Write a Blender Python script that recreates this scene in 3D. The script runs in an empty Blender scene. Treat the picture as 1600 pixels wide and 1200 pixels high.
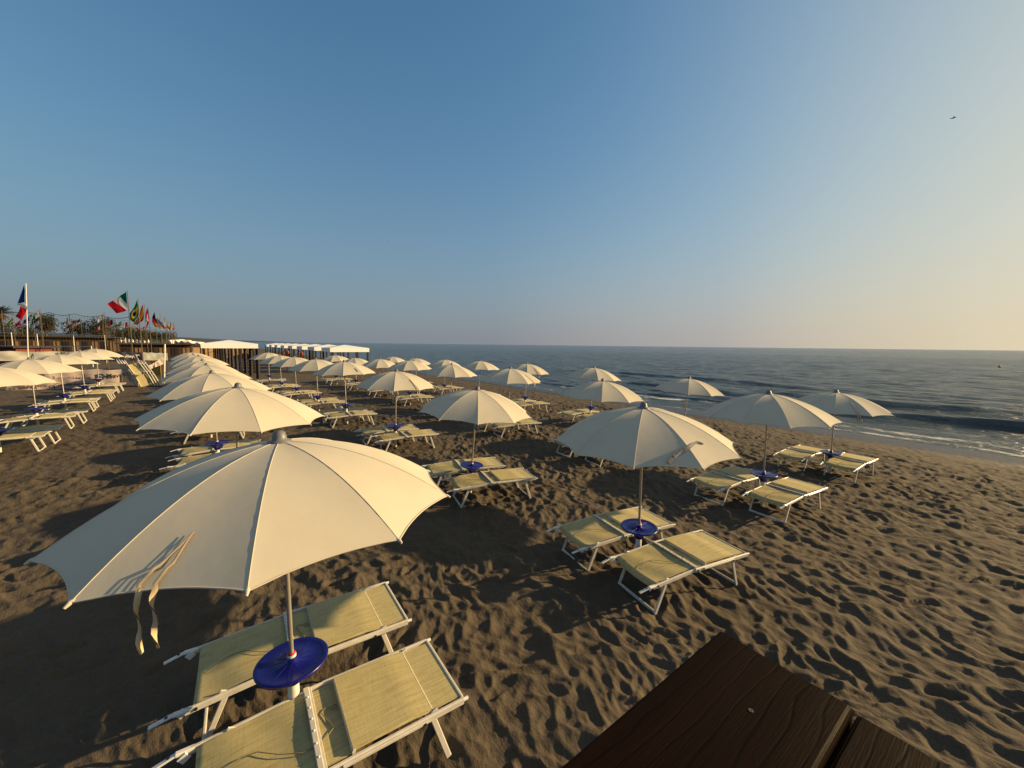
import bpy, math, random
import numpy as np
from mathutils import Matrix, Vector
random.seed(7); RNG = np.random.default_rng(11)
R = math.radians
scene = bpy.context.scene
COL = scene.collection
# ------------------------------------------------------------------ frame of reference
F, PIT, ROL, EYE = 616.8, R(5.679), R(.643), 2.96
cp, sp, cr, sr = math.cos(PIT), math.sin(PIT), math.cos(ROL), math.sin(ROL)
FW = np.array([0, cp, -sp]); _u = np.array([0, sp, cp]); _r = np.array([1.0, 0, 0])
RT = cr*_r + sr*_u; UP = -sr*_r + cr*_u
def ray(px): return (px[0]-800)/F*RT - (px[1]-600)/F*UP + FW
def at(px, py, y):
    """world point seen at photo pixel (1600 wide) at forward distance y"""
    d = ray((px, py)); s = y/d[1]
    return Vector((d[0]*s, y, EYE + d[2]*s))
SEA = np.array([.796, .605]); COAST = np.array([-.605, .796])
SUN_AZ, SUN_EL = R(14.0), R(16.5)          # azimuth from +x towards +y
SEA_Z = -.5
def ground(x, y):
    s = np.asarray(x)*SEA[0] + np.asarray(y)*SEA[1]
    return np.interp(s, [-400, -60, -25, -12, -4.5, .3, 4.2, 8.3, 12.3, 16.5, 20.7, 26, 40, 400],
                     [2.5, 1.2, .5, .3, .13, .075, -.01, -.1, -.21, -.34, -.5, -.8, -2, -12])
def gz(x, y): return float(ground(x, y))
# ------------------------------------------------------------------ mesh collector
class MB:
    def __init__(s): s.v = []; s.f = []; s.m = []; s.sm = []
    def add(s, vs, fs, mi=0, smooth=False):
        o = len(s.v); s.v += [tuple(map(float, p)) for p in vs]
        for q in fs: s.f.append(tuple(i+o for i in q)); s.m.append(mi); s.sm.append(smooth)
    def box(s, c, d, mi=0, rot=None, taper=1.0):
        c = Vector(c); x, y, z = [k/2 for k in d]
        vs = []
        for dz, t in ((-z, 1), (z, taper)):
            for dx, dy in ((-x, -y), (x, -y), (x, y), (-x, y)):
                p = Vector((dx*t, dy*t, dz))
                if rot is not None: p = rot @ p
                vs.append(c+p)
        s.add(vs, [(3, 2, 1, 0), (4, 5, 6, 7), (0, 1, 5, 4), (1, 2, 6, 5), (2, 3, 7, 6), (3, 0, 4, 7)], mi)
    def beam(s, a, b, w, h, mi=0, side=(0, 1, 0), chamfer=.25):
        """bar from a to b, w across (along side), h in the third direction, with bevelled long edges"""
        a, b = Vector(a), Vector(b); d = (b-a).normalized()
        sd = Vector(side); sd = (sd - d*sd.dot(d)).normalized(); up = d.cross(sd)
        c = min(w, h)*chamfer; w2, h2 = w/2, h/2
        prof = [(-w2+c, -h2), (w2-c, -h2), (w2, -h2+c), (w2, h2-c), (w2-c, h2), (-w2+c, h2), (-w2, h2-c), (-w2, -h2+c)]
        vs = [a+sd*p+up*q for p, q in prof] + [b+sd*p+up*q for p, q in prof]
        fs = [(i, (i+1) % 8, 8+(i+1) % 8, 8+i) for i in range(8)] + [tuple(range(7, -1, -1)), tuple(range(8, 16))]
        s.add(vs, fs, mi)
    def tube(s, pts, r, n=8, mi=0, caps=True, smooth=True):
        pts = [Vector(p) for p in pts]; rs = r if isinstance(r, (list, tuple)) else [r]*len(pts)
        rings = []; prev = None
        for i, p in enumerate(pts):
            d = (pts[min(i+1, len(pts)-1)] - pts[max(i-1, 0)]).normalized()
            if prev is None:
                prev = d.orthogonal().normalized()
            prev = (prev - d*prev.dot(d)).normalized(); e = d.cross(prev)
            rings.append([p + (prev*math.cos(2*math.pi*k/n) + e*math.sin(2*math.pi*k/n))*rs[i] for k in range(n)])
        vs = [q for ring in rings for q in ring]; fs = []
        for i in range(len(pts)-1):
            for k in range(n): fs.append((i*n+k, i*n+(k+1) % n, (i+1)*n+(k+1) % n, (i+1)*n+k))
        s.add(vs, fs, mi, smooth)
        if caps:
            s.add(rings[0], [tuple(range(n-1, -1, -1))], mi); s.add(rings[-1], [tuple(range(n))], mi)
    def lathe(s, prof, c=(0, 0, 0), n=24, mi=0, smooth=True):
        c = Vector(c); vs = []; fs = []
        for r_, z in prof:
            for k in range(n): vs.append(c+Vector((r_*math.cos(2*math.pi*k/n), r_*math.sin(2*math.pi*k/n), z)))
        for i in range(len(prof)-1):
            for k in range(n): fs.append((i*n+k, i*n+(k+1) % n, (i+1)*n+(k+1) % n, (i+1)*n+k))
        s.add(vs, fs, mi, smooth)
    def grid(s, P, mi=0, smooth=True, mfun=None, flip=False):
        """P: array rows x cols x 3"""
        P = np.asarray(P); a, b = P.shape[:2]
        vs = P.reshape(-1, 3); o = len(s.v); s.v += [tuple(map(float, p)) for p in vs]
        for i in range(a-1):
            for j in range(b-1):
                q = (o+i*b+j, o+i*b+j+1, o+(i+1)*b+j+1, o+(i+1)*b+j)
                s.f.append(q[::-1] if flip else q); s.m.append(mfun(i, j) if mfun else mi); s.sm.append(smooth)
    def mesh(s, name, mats):
        me = bpy.data.meshes.new(name); me.from_pydata(s.v, [], s.f)
        for m in (mats if isinstance(mats, (list, tuple)) else [mats]): me.materials.append(m)
        me.polygons.foreach_set('material_index', s.m); me.polygons.foreach_set('use_smooth', s.sm)
        me.update(); return me
    def build(s, name, mats, parent=None, loc=None):
        o = bpy.data.objects.new(name, s.mesh(name, mats)); COL.objects.link(o)
        if parent: o.parent = parent
        if loc is not None: o.location = loc
        return o
def tag(o, label=None, cat=None, group=None, kind=None):
    if label: o['label'] = label
    if cat: o['category'] = cat
    if group: o['group'] = group
    if kind: o['kind'] = kind
    return o
def thing(name, loc=(0, 0, 0), rz=0.0):
    o = bpy.data.objects.new(name, None); COL.objects.link(o); o.location = loc; o.rotation_euler = (0, 0, rz)
    o.empty_display_size = .2
    return o
def copy_tree(o, parent=None, skip=()):
    c = o.copy(); COL.objects.link(c); c.parent = parent
    for k in ('label',):
        if parent is None and k in c: del c[k]
    for ch in list(o.children):
        if ch.name.split('.')[0] in skip: continue
        copy_tree(ch, c, skip)
    return c
def text_mesh(body, size, mat, parent, name='lettering', bold=0.0, mw=None):
    cu = bpy.data.curves.new('txt', 'FONT'); cu.body = body; cu.size = size; cu.extrude = .003; cu.offset = bold
    cu.align_x = 'CENTER'; cu.align_y = 'CENTER'
    t = bpy.data.objects.new('txt', cu); COL.objects.link(t)
    bpy.context.view_layer.update()
    me = bpy.data.meshes.new_from_object(t.evaluated_get(bpy.context.evaluated_depsgraph_get()))
    bpy.data.objects.remove(t)
    me.materials.clear(); me.materials.append(mat)
    o = bpy.data.objects.new(name, me); COL.objects.link(o); o.parent = parent
    if mw is not None: o.matrix_local = mw
    return o
# ------------------------------------------------------------------ materials
def newmat(name):
    m = bpy.data.materials.new(name); m.use_nodes = True
    nt = m.node_tree; return m, nt, nt.nodes['Principled BSDF']
def N(nt, t, **k):
    n = nt.nodes.new(t)
    for a, b in k.items():
        if a in n.inputs: n.inputs[a].default_value = b
        else: setattr(n, a, b)
    return n
def mapping(nt, scale=(1, 1, 1), rot=(0, 0, 0)):
    tc = N(nt, 'ShaderNodeTexCoord'); mp = N(nt, 'ShaderNodeMapping'); mp.inputs['Scale'].default_value = scale
    mp.inputs['Rotation'].default_value = rot
    nt.links.new(tc.outputs['Object'], mp.inputs['Vector']); return mp.outputs['Vector']
def ramp(nt, fac, stops):
    r_ = N(nt, 'ShaderNodeValToRGB'); e = r_.color_ramp.elements
    while len(e) < len(stops): e.new(.5)
    for el, (p, c) in zip(e, stops): el.position = p; el.color = (*c, 1) if len(c) == 3 else c
    nt.links.new(fac, r_.inputs['Fac']); return r_.outputs['Color']
def mat(name, c1, c2=None, rough=.6, scale=8, stretch=(1, 1, 1), bump=0.0, metal=0.0, bscale=None, detail=4, spec=.4, dist=.01):
    m, nt, b = newmat(name); L = nt.links
    c2 = c2 or tuple(k*.8 for k in c1)
    v = mapping(nt, stretch); n = N(nt, 'ShaderNodeTexNoise', Scale=scale, Detail=detail); L.new(v, n.inputs['Vector'])
    L.new(ramp(nt, n.outputs['Fac'], [(.3, c2), (.7, c1)]), b.inputs['Base Color'])
    b.inputs['Roughness'].default_value = rough; b.inputs['Metallic'].default_value = metal
    b.inputs['Specular IOR Level'].default_value = spec
    if bump:
        n2 = N(nt, 'ShaderNodeTexNoise', Scale=bscale or scale*3, Detail=3); L.new(v, n2.inputs['Vector'])
        bp = N(nt, 'ShaderNodeBump', Strength=bump, Distance=dist); L.new(n2.outputs['Fac'], bp.inputs['Height']); L.new(bp.outputs['Normal'], b.inputs['Normal'])
    return m
M = {}
M['canvas'] = mat('canopy_canvas', (.49, .445, .355), (.455, .41, .325), rough=.85, scale=3, bump=.18, bscale=6, spec=.15, dist=.010)
M['ribbon'] = mat('ribbon_cloth', (.62, .47, .29), (.5, .38, .23), rough=.85, scale=20, spec=.15)
M['grey_ribbon'] = mat('grey_ribbon_cloth', (.17, .165, .16), (.13, .13, .13), rough=.8, scale=20, spec=.2)
M['steel'] = mat('brushed_pole_metal', (.55, .50, .44), (.40, .36, .31), rough=.38, scale=30, stretch=(1, 1, .05), metal=.7)
M['alu'] = mat('white_painted_aluminium', (.60, .56, .48), (.50, .46, .39), rough=.42, scale=14, bump=.1)
M['plastic_white'] = mat('white_plastic', (.75, .73, .69), (.66, .64, .6), rough=.4, scale=12)
M['grey_plastic'] = mat('grey_plastic', (.16, .16, .165), (.11, .11, .115), rough=.45, scale=20)
M['blue_plastic'] = mat('blue_tray_plastic', (.007, .009, .165), (.006, .007, .135), rough=.3, scale=9)
M['red'] = mat('red_ring_plastic', (.5, .03, .03), rough=.4)
M['black'] = mat('black_plastic', (.02, .02, .02), rough=.5)
M['pvc'] = mat('cream_sleeve_plastic', (.68, .62, .52), (.58, .52, .42), rough=.5, scale=15)
M['cord'] = mat('elastic_cord', (.24, .19, .10), rough=.8)
def sling():
    m, nt, b = newmat('straw_sling_fabric'); L = nt.links
    v = mapping(nt, (6, 260, 40)); n = N(nt, 'ShaderNodeTexNoise', Scale=1.0, Detail=3); L.new(v, n.inputs['Vector'])
    v2 = mapping(nt, (260, 10, 40)); n2 = N(nt, 'ShaderNodeTexNoise', Scale=1.0, Detail=2); L.new(v2, n2.inputs['Vector'])
    a = N(nt, 'ShaderNodeMath', operation='MULTIPLY_ADD'); L.new(n2.outputs['Fac'], a.inputs[0]); a.inputs[1].default_value = .35
    L.new(n.outputs['Fac'], a.inputs[2])
    L.new(ramp(nt, a.outputs[0], [(.42, (.28, .22, .085)), (.62, (.42, .345, .15)), (.85, (.52, .445, .235))]), b.inputs['Base Color'])
    b.inputs['Roughness'].default_value = .75; b.inputs['Specular IOR Level'].default_value = .25
    bp = N(nt, 'ShaderNodeBump', Strength=.4, Distance=.003); L.new(a.outputs[0], bp.inputs['Height']); L.new(bp.outputs['Normal'], b.inputs['Normal'])
    return m
M['sling'] = sling()
def wood():
    m, nt, b = newmat('dark_stained_wood'); L = nt.links
    def mt(op, *a):
        n = N(nt, 'ShaderNodeMath', operation=op)
        for i, v in enumerate(a):
            if isinstance(v, (int, float)): n.inputs[i].default_value = v
            else: L.new(v, n.inputs[i])
        return n.outputs[0]
    # growth rings: bands across the board bent by slow noise, pinched round a knot
    sx = N(nt, 'ShaderNodeSeparateXYZ'); L.new(mapping(nt), sx.inputs[0])
    w1 = N(nt, 'ShaderNodeTexNoise', Scale=1, Detail=2); L.new(mapping(nt, (3.2, 11, 11)), w1.inputs['Vector'])
    w2 = N(nt, 'ShaderNodeTexNoise', Scale=1, Detail=4); L.new(mapping(nt, (9, 60, 60)), w2.inputs['Vector'])
    ph = mt('MULTIPLY_ADD', sx.outputs['Y'], 250.0, mt('MULTIPLY_ADD', w1.outputs['Fac'], 17.0, mt('MULTIPLY', w2.outputs['Fac'], 2.2)))
    ring = mt('POWER', mt('MULTIPLY_ADD', mt('SINE', ph), .5, .5), 22.0)
    fib = N(nt, 'ShaderNodeTexNoise', Scale=1, Detail=5, Roughness=.65); L.new(mapping(nt, (14, 420, 420)), fib.inputs['Vector'])
    pat = N(nt, 'ShaderNodeTexNoise', Scale=1, Detail=3); L.new(mapping(nt, (4, 16, 16)), pat.inputs['Vector'])
    v = mt('SUBTRACT', mt('MULTIPLY_ADD', fib.outputs['Fac'], .5, mt('MULTIPLY', pat.outputs['Fac'], .6)), mt('MULTIPLY', ring, .22))
    L.new(ramp(nt, v, [(.12, (.0012, .0006, .0004)), (.40, (.0050, .0020, .0009)), (.65, (.0100, .0040, .0017)), (.85, (.017, .0072, .0032))]), b.inputs['Base Color'])
    L.new(ramp(nt, v, [(.2, (.75, .75, .75)), (.7, (.5, .5, .5))]), b.inputs['Roughness'])
    bp = N(nt, 'ShaderNodeBump', Strength=.45, Distance=.003); L.new(v, bp.inputs['Height']); L.new(bp.outputs['Normal'], b.inputs['Normal'])
    b.inputs['Specular IOR Level'].default_value = .03
    return m
M['wood'] = wood()
M['post_wood'] = mat('brown_painted_timber', (.022, .012, .008), (.014, .008, .006), rough=.6, scale=6, stretch=(1, 1, .2))
M['tan_wood'] = mat('tan_boards', (.25, .15, .06), (.16, .10, .05), rough=.8, scale=4, stretch=(.3, 1, 3))
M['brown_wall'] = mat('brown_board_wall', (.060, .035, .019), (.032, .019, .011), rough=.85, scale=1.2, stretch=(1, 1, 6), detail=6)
M['roof_white'] = mat('white_pvc_roof', (.86, .85, .82), (.80, .79, .76), rough=.6, scale=2)
M['banner_pink'] = mat('pinkish_banner_cloth', (.46, .37, .33), (.33, .27, .25), rough=.8, scale=3, stretch=(.4, 1, 3), bump=.3, bscale=4)
M['banner_white'] = mat('white_banner_cloth', (.60, .57, .50), (.42, .40, .36), rough=.8, scale=1.6, stretch=(.6, 1, 2))
M['banner_navy'] = mat('navy_banner_cloth', (.022, .022, .05), (.012, .012, .028), rough=.7, scale=2)
M['ink'] = mat('dark_print', (.02, .02, .03), rough=.7)
M['ink_brown'] = mat('brown_print', (.10, .05, .04), rough=.7)
M['print_white'] = mat('white_print', (.6, .6, .62), rough=.7)
M['logo_blue'] = mat('logo_blue_print', (.015, .05, .12), rough=.7)
M['grey_banner'] = mat('grey_green_banner', (.26, .27, .25), (.14, .15, .15), rough=.8, scale=1.5)
M['rusty'] = mat('brown_grey_pole', (.14, .10, .07), (.08, .06, .045), rough=.7, scale=6)
M['white_pole'] = mat('white_pole_paint', (.72, .69, .6), (.62, .59, .5), rough=.5, scale=5)
M['tape'] = mat('white_net_tape', (.62, .58, .5), (.5, .46, .4), rough=.8)
M['net'] = mat('dark_net_cord', (.06, .05, .04), rough=.9)
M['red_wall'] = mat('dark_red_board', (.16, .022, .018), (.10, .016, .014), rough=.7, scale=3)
M['yellow'] = mat('yellow_board', (.36, .22, .03), (.25, .15, .03), rough=.7, scale=3)
M['leaf_a'] = mat('dark_green_leaf', (.022, .027, .011), (.012, .016, .007), rough=.6, scale=1.5)
M['leaf_b'] = mat('olive_leaf', (.04, .042, .016), (.022, .024, .01), rough=.6, scale=1.5)
M['dead_leaf'] = mat('dry_palm_frond', (.11, .065, .032), (.07, .042, .022), rough=.8, scale=2)
M['bark'] = mat('bark', (.10, .07, .045), (.06, .04, .028), rough=.9, scale=6)
M['hut_white'] = mat('white_hut_paint', (.72, .68, .62), (.6, .56, .5), rough=.7, scale=1)
M['hut_pink'] = mat('pink_hut_paint', (.55, .33, .29), (.45, .27, .24), rough=.7, scale=1)
M['hut_red'] = mat('red_hut_paint', (.26, .055, .05), (.2, .04, .04), rough=.7, scale=1)
M['feather'] = mat('dark_feather', (.02, .025, .03), rough=.8)
M['skin_orange'] = mat('orange_float_plastic', (.5, .09, .03), rough=.5)
for k, c in dict(f_green=(.0, .13, .05), f_white=(.85, .83, .78), f_red=(.58, .012, .02), f_blue=(.006, .02, .16), f_yellow=(.72, .50, .02), f_black=(.015, .012, .012),
                 f_orange=(.55, .19, .03), f_gold=(.55, .33, .03), f_sky=(.14, .24, .42), f_navy=(.015, .012, .05)).items():
    M[k] = mat('flag_'+k[2:], c, tuple(q*.8 for q in c), rough=.8, scale=4, spec=.15)
for k_, m_ in M.items():
    if k_.startswith('f_'):
        t_ = m_.node_tree; pb = t_.nodes['Principled BSDF']; out = t_.nodes['Material Output']
        tr = N(t_, 'ShaderNodeBsdfTranslucent'); mx_ = N(t_, 'ShaderNodeMixShader'); mx_.inputs[0].default_value = .5
        src = pb.inputs['Base Color'].links[0].from_socket; t_.links.new(src, tr.inputs['Color'])
        t_.links.new(pb.outputs[0], mx_.inputs[1]); t_.links.new(tr.outputs[0], mx_.inputs[2]); t_.links.new(mx_.outputs[0], out.inputs['Surface'])
# ------------------------------------------------------------------ world, sun, camera
w = bpy.data.worlds.new("World"); scene.world = w; w.use_nodes = True
nt = w.node_tree; bg = nt.nodes['Background']
sky = nt.nodes.new('ShaderNodeTexSky'); sky.sky_type = 'NISHITA'; sky.sun_disc = False
sky.sun_elevation = SUN_EL; sky.sun_rotation = math.pi/2 - SUN_AZ
sky.altitude = 0; sky.air_density = 1.0; sky.dust_density = .3; sky.ozone_density = 3.0
# summer haze low over the sea: the clear sky fades into a mauve grey layer that turns yellow towards the sun
BGS, EXPO = .11, .88
L = nt.links
tc = nt.nodes.new('ShaderNodeTexCoord'); nrm = N(nt, 'ShaderNodeVectorMath', operation='NORMALIZE'); L.new(tc.outputs['Generated'], nrm.inputs[0])
sep = N(nt, 'ShaderNodeSeparateXYZ'); L.new(nrm.outputs[0], sep.inputs[0])
def mth(op, a, b=None, c=None):
    n = N(nt, 'ShaderNodeMath', operation=op)
    for i, v in enumerate((a, b, c)):
        if v is None: continue
        if isinstance(v, (int, float)): n.inputs[i].default_value = v
        else: L.new(v, n.inputs[i])
    return n.outputs[0]
el = mth('MAXIMUM', sep.outputs['Z'], 0.0)
hz_ = mth('MULTIPLY', mth('EXPONENT', mth('MULTIPLY', mth('POWER', mth('DIVIDE', el, .235), 1.35), -1.0)), .94)
flat = N(nt, 'ShaderNodeVectorMath', operation='MULTIPLY'); L.new(nrm.outputs[0], flat.inputs[0]); flat.inputs[1].default_value = (1, 1, 0)
fl2 = N(nt, 'ShaderNodeVectorMath', operation='NORMALIZE'); L.new(flat.outputs[0], fl2.inputs[0])
dt = N(nt, 'ShaderNodeVectorMath', operation='DOT_PRODUCT'); L.new(fl2.outputs[0], dt.inputs[0]); dt.inputs[1].default_value = (math.cos(SUN_AZ), math.sin(SUN_AZ), 0)
hazec = ramp(nt, mth('MULTIPLY_ADD', dt.outputs['Value'], .5, .5), [(.15, (.175, .215, .255)), (.6, (.235, .25, .295)), (.83, (.42, .39, .38)), (.93, (.66, .56, .41)), (1.0, (.86, .73, .47))])
tint = N(nt, 'ShaderNodeVectorMath', operation='MULTIPLY'); L.new(sky.outputs['Color'], tint.inputs[0]); tint.inputs[1].default_value = (1.15*BGS, 1.68*BGS, 1.97*BGS)
# soft shoulder so that the glow round the sun stays below white
den = N(nt, 'ShaderNodeVectorMath', operation='MULTIPLY_ADD'); L.new(tint.outputs[0], den.inputs[0]); den.inputs[1].default_value = (.62, .70, .78); den.inputs[2].default_value = (1, 1, 1)
dv = N(nt, 'ShaderNodeVectorMath', operation='DIVIDE'); L.new(tint.outputs[0], dv.inputs[0]); L.new(den.outputs[0], dv.inputs[1])
sdv = N(nt, 'ShaderNodeVectorMath', operation='DOT_PRODUCT'); L.new(nrm.outputs[0], sdv.inputs[0]); sdv.inputs[1].default_value = (math.cos(SUN_EL)*math.cos(SUN_AZ), math.cos(SUN_EL)*math.sin(SUN_AZ), math.sin(SUN_EL))
glow = mth('MULTIPLY', mth('POWER', mth('MAXIMUM', sdv.outputs['Value'], 0.0), 5.4), .80)
gl = N(nt, 'ShaderNodeMix', data_type='RGBA'); L.new(glow, gl.inputs['Factor']); L.new(dv.outputs[0], gl.inputs['A']); gl.inputs['B'].default_value = (.74, .71, .57, 1)
# brighter neutral sky patch added overhead, out of view, to fill the shade
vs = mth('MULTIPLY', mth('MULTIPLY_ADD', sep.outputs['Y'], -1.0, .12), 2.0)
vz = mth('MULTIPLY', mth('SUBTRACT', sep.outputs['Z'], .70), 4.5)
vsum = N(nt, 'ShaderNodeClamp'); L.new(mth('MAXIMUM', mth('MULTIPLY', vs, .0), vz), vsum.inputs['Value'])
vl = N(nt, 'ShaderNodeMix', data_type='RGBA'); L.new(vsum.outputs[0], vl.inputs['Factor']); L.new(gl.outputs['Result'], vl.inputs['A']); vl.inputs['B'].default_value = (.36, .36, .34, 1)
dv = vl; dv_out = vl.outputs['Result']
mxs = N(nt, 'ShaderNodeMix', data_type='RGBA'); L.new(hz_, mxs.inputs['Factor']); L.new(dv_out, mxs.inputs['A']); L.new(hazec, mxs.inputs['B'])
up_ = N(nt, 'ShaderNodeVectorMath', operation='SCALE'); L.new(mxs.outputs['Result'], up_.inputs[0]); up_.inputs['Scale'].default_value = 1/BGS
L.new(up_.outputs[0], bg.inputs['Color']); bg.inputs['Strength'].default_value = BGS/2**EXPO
sl = bpy.data.lights.new('sun', 'SUN'); sl.energy = 5.0; sl.angle = R(.6); sl.color = (1.0, .715, .35)
so = bpy.data.objects.new('sun', sl); COL.objects.link(so)
sd = Vector((math.cos(SUN_EL)*math.cos(SUN_AZ), math.cos(SUN_EL)*math.sin(SUN_AZ), math.sin(SUN_EL)))
so.rotation_euler = sd.to_track_quat('Z', 'Y').to_euler(); so.location = sd*60
cam = bpy.data.cameras.new('camera'); co = bpy.data.objects.new('camera', cam); COL.objects.link(co); scene.camera = co
cam.sensor_fit = 'HORIZONTAL'; cam.sensor_width = 36; cam.lens = F/1600*36; cam.clip_start = .05; cam.clip_end = 90000
mw = Matrix.Identity(4)
for i in range(3): mw[i][0] = RT[i]; mw[i][1] = UP[i]; mw[i][2] = -FW[i]
mw[2][3] = EYE; co.matrix_world = mw
scene.view_settings.view_transform = 'Standard'; scene.view_settings.look = 'None'; scene.view_settings.exposure = EXPO; scene.view_settings.gamma = 1
# ------------------------------------------------------------------ sand relief (periodic tile in shore-wise axes s, k)
TN, TS = 1000, 16.0
def fft_noise(n, power, lo, hi, ax=(1, 1), seed=0):
    g = np.random.default_rng(seed); fx = np.fft.fftfreq(n)*n
    kx, ky = np.meshgrid(fx*ax[0], fx*ax[1], indexing='ij'); k = np.hypot(kx, ky); k[0, 0] = 1
    amp = k**(-power)*((k >= lo) & (k <= hi))
    z = np.real(np.fft.ifft2(amp*np.exp(2j*np.pi*g.random((n, n))))); return z/z.std()
def sand_tile():
    g = np.random.default_rng(4); px = TN/TS
    # trampled hollows: every step a rounded bowl, bowls meet in sharp crests (drawn out along the coast)
    def hollows(n, rs, rk, cut):
        h = np.full((TN, TN), cut)
        for i in range(n):
            cx, cy = g.integers(0, TN, 2); sc = g.uniform(.75, 1.25); a = g.normal(0, .5); c, s_ = math.cos(a), math.sin(a)
            hs = int(px*rk*sc*1.9)+1; ii = np.arange(-hs, hs+1); u, v = np.meshgrid(ii/px, ii/px, indexing='ij')
            uu, vv = u*c-v*s_, u*s_+v*c
            e = (uu/(rs*sc))**2+(vv/(rk*sc))**2+g.uniform(0, .45)
            blk = np.ix_((cx+ii) % TN, (cy+ii) % TN); h[blk] = np.minimum(h[blk], e)
        return h
    h = .029*hollows(9500, .096, .175, 2.2)
    h += .0145*hollows(19000, .056, .1, 2.0)
    h -= h.mean()
    h += .012*fft_noise(TN, 1.7, 5, 60, (1, 1.6), seed=1) + .0035*fft_noise(TN, 1.2, 50, 190, (1, 1.5), seed=3)
    h += .006*(.7-np.abs(fft_noise(TN, 1.3, 16, 80, (1, 2.2), seed=5)))
    hw = 20; yy, xx = np.meshgrid(np.arange(-hw, hw+1), np.arange(-hw, hw+1), indexing='ij')
    for i in range(500):
        cx, cy = g.integers(0, TN, 2)
        a = g.normal(0, .5) if g.random() < .65 else g.random()*math.pi
        c, s_ = math.cos(a), math.sin(a)
        u = (xx*s_+yy*c)/px; v = (xx*c-yy*s_)/px
        ln, wd = g.uniform(.12, .155), g.uniform(.048, .062)
        wdv = wd*(1+.22*np.clip(u/ln, -1, 1)-.25*np.exp(-((u/ln+.15)/.3)**2))
        r2 = np.sqrt((u/ln)**2+(v/wdv)**2); dep = g.uniform(.015, .034)
        pit = -dep/(1+np.exp((r2-1)*9))+dep*.5*np.exp(-((r2-1.32)/.22)**2)
        blk = np.ix_((cx+np.arange(-hw, hw+1)) % TN, (cy+np.arange(-hw, hw+1)) % TN)
        k = 1/(1+np.exp((r2-1.05)*8)); h[blk] = h[blk]*(1-.75*k)+pit-.01*k
    # let loose sand slump a little
    for _ in range(0): h = (h*2+np.roll(h, 1, 0)+np.roll(h, -1, 0)+np.roll(h, 1, 1)+np.roll(h, -1, 1))/6
    return h+.02
TILE = sand_tile()
def sample(tile, a, b):
    p = (a/TS*TN) % TN; q = (b/TS*TN) % TN; i = p.astype(int); j = q.astype(int); fi = p-i; fj = q-j; i %= TN; j %= TN; i2 = (i+1) % TN; j2 = (j+1) % TN
    return tile[i, j]*(1-fi)*(1-fj)+tile[i2, j]*fi*(1-fj)+tile[i, j2]*(1-fi)*fj+tile[i2, j2]*fi*fj
def relief(x, y):
    s = x*SEA[0]+y*SEA[1]; k = x*COAST[0]+y*COAST[1]
    s = s+.10*np.sin(k*2.1+1.7*np.sin(s*1.3))+.05*np.sin(k*5.3+s*2.2); k = k+.14*np.sin(s*1.7+k*.6)
    a = sample(TILE, s, k); c, sn = math.cos(.35), math.sin(.35)
    b = sample(TILE, c*s-sn*k+5.3, sn*s+c*k+2.7)
    wgt = .5+.5*np.tanh(2.2*(np.sin(s*.55+1.3*np.sin(k*.31))+np.sin(k*.47+.8)))
    h = a*wgt+b*(1-wgt)
    damp = np.interp(s, [-40, -6, 3, 7, 15, 17.5, 19.6, 21], [.7, .8, .9, 1.15, 1.15, .75, .2, .0])
    return h*damp
def polar(a0, a1, na, radii):
    an = np.linspace(a0, a1, na); A, Rr = np.meshgrid(an, radii, indexing='ij')
    return Rr*np.sin(A), Rr*np.cos(A)
def grid_mesh(name, X, Y, Z, mat_, keep=None, smooth=True, attrs=None):
    a, b = X.shape; co_ = np.stack([X, Y, Z], -1).reshape(-1, 3).astype(np.float32)
    idx = np.arange(a*b).reshape(a, b)
    q = np.stack([idx[:-1, :-1], idx[:-1, 1:], idx[1:, 1:], idx[1:, :-1]], -1).reshape(-1, 4)
    if keep is not None:
        kv = keep.reshape(-1); q = q[kv[q].any(1)]
        used = np.zeros(a*b, bool); used[q] = True; new = np.cumsum(used)-1; q = new[q]; co_ = co_[used]
    else: used = slice(None)
    # make normals point up
    e1 = co_[q[:, 1]]-co_[q[:, 0]]; e2 = co_[q[:, 3]]-co_[q[:, 0]]
    if (e1[:, 0]*e2[:, 1]-e1[:, 1]*e2[:, 0]).sum() < 0: q = q[:, ::-1]
    me = bpy.data.meshes.new(name); me.vertices.add(len(co_)); me.vertices.foreach_set('co', co_.ravel())
    me.loops.add(q.size); me.polygons.add(len(q)); me.loops.foreach_set('vertex_index', q.ravel().astype(np.int32))
    me.polygons.foreach_set('loop_start', np.arange(0, q.size, 4, dtype=np.int32))
    try: me.polygons.foreach_set('loop_total', np.full(len(q), 4, np.int32))
    except Exception: pass
    me.update(calc_edges=True); me.validate()
    me.polygons.foreach_set('use_smooth', np.full(len(me.polygons), smooth, bool))
    me.materials.append(mat_)
    for nm, arr in (attrs or {}).items():
        at_ = me.attributes.new(nm, 'FLOAT', 'POINT'); at_.data.foreach_set('value', arr.reshape(-1)[used].astype(np.float32))
    o = bpy.data.objects.new(name, me); COL.objects.link(o); return o
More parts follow.
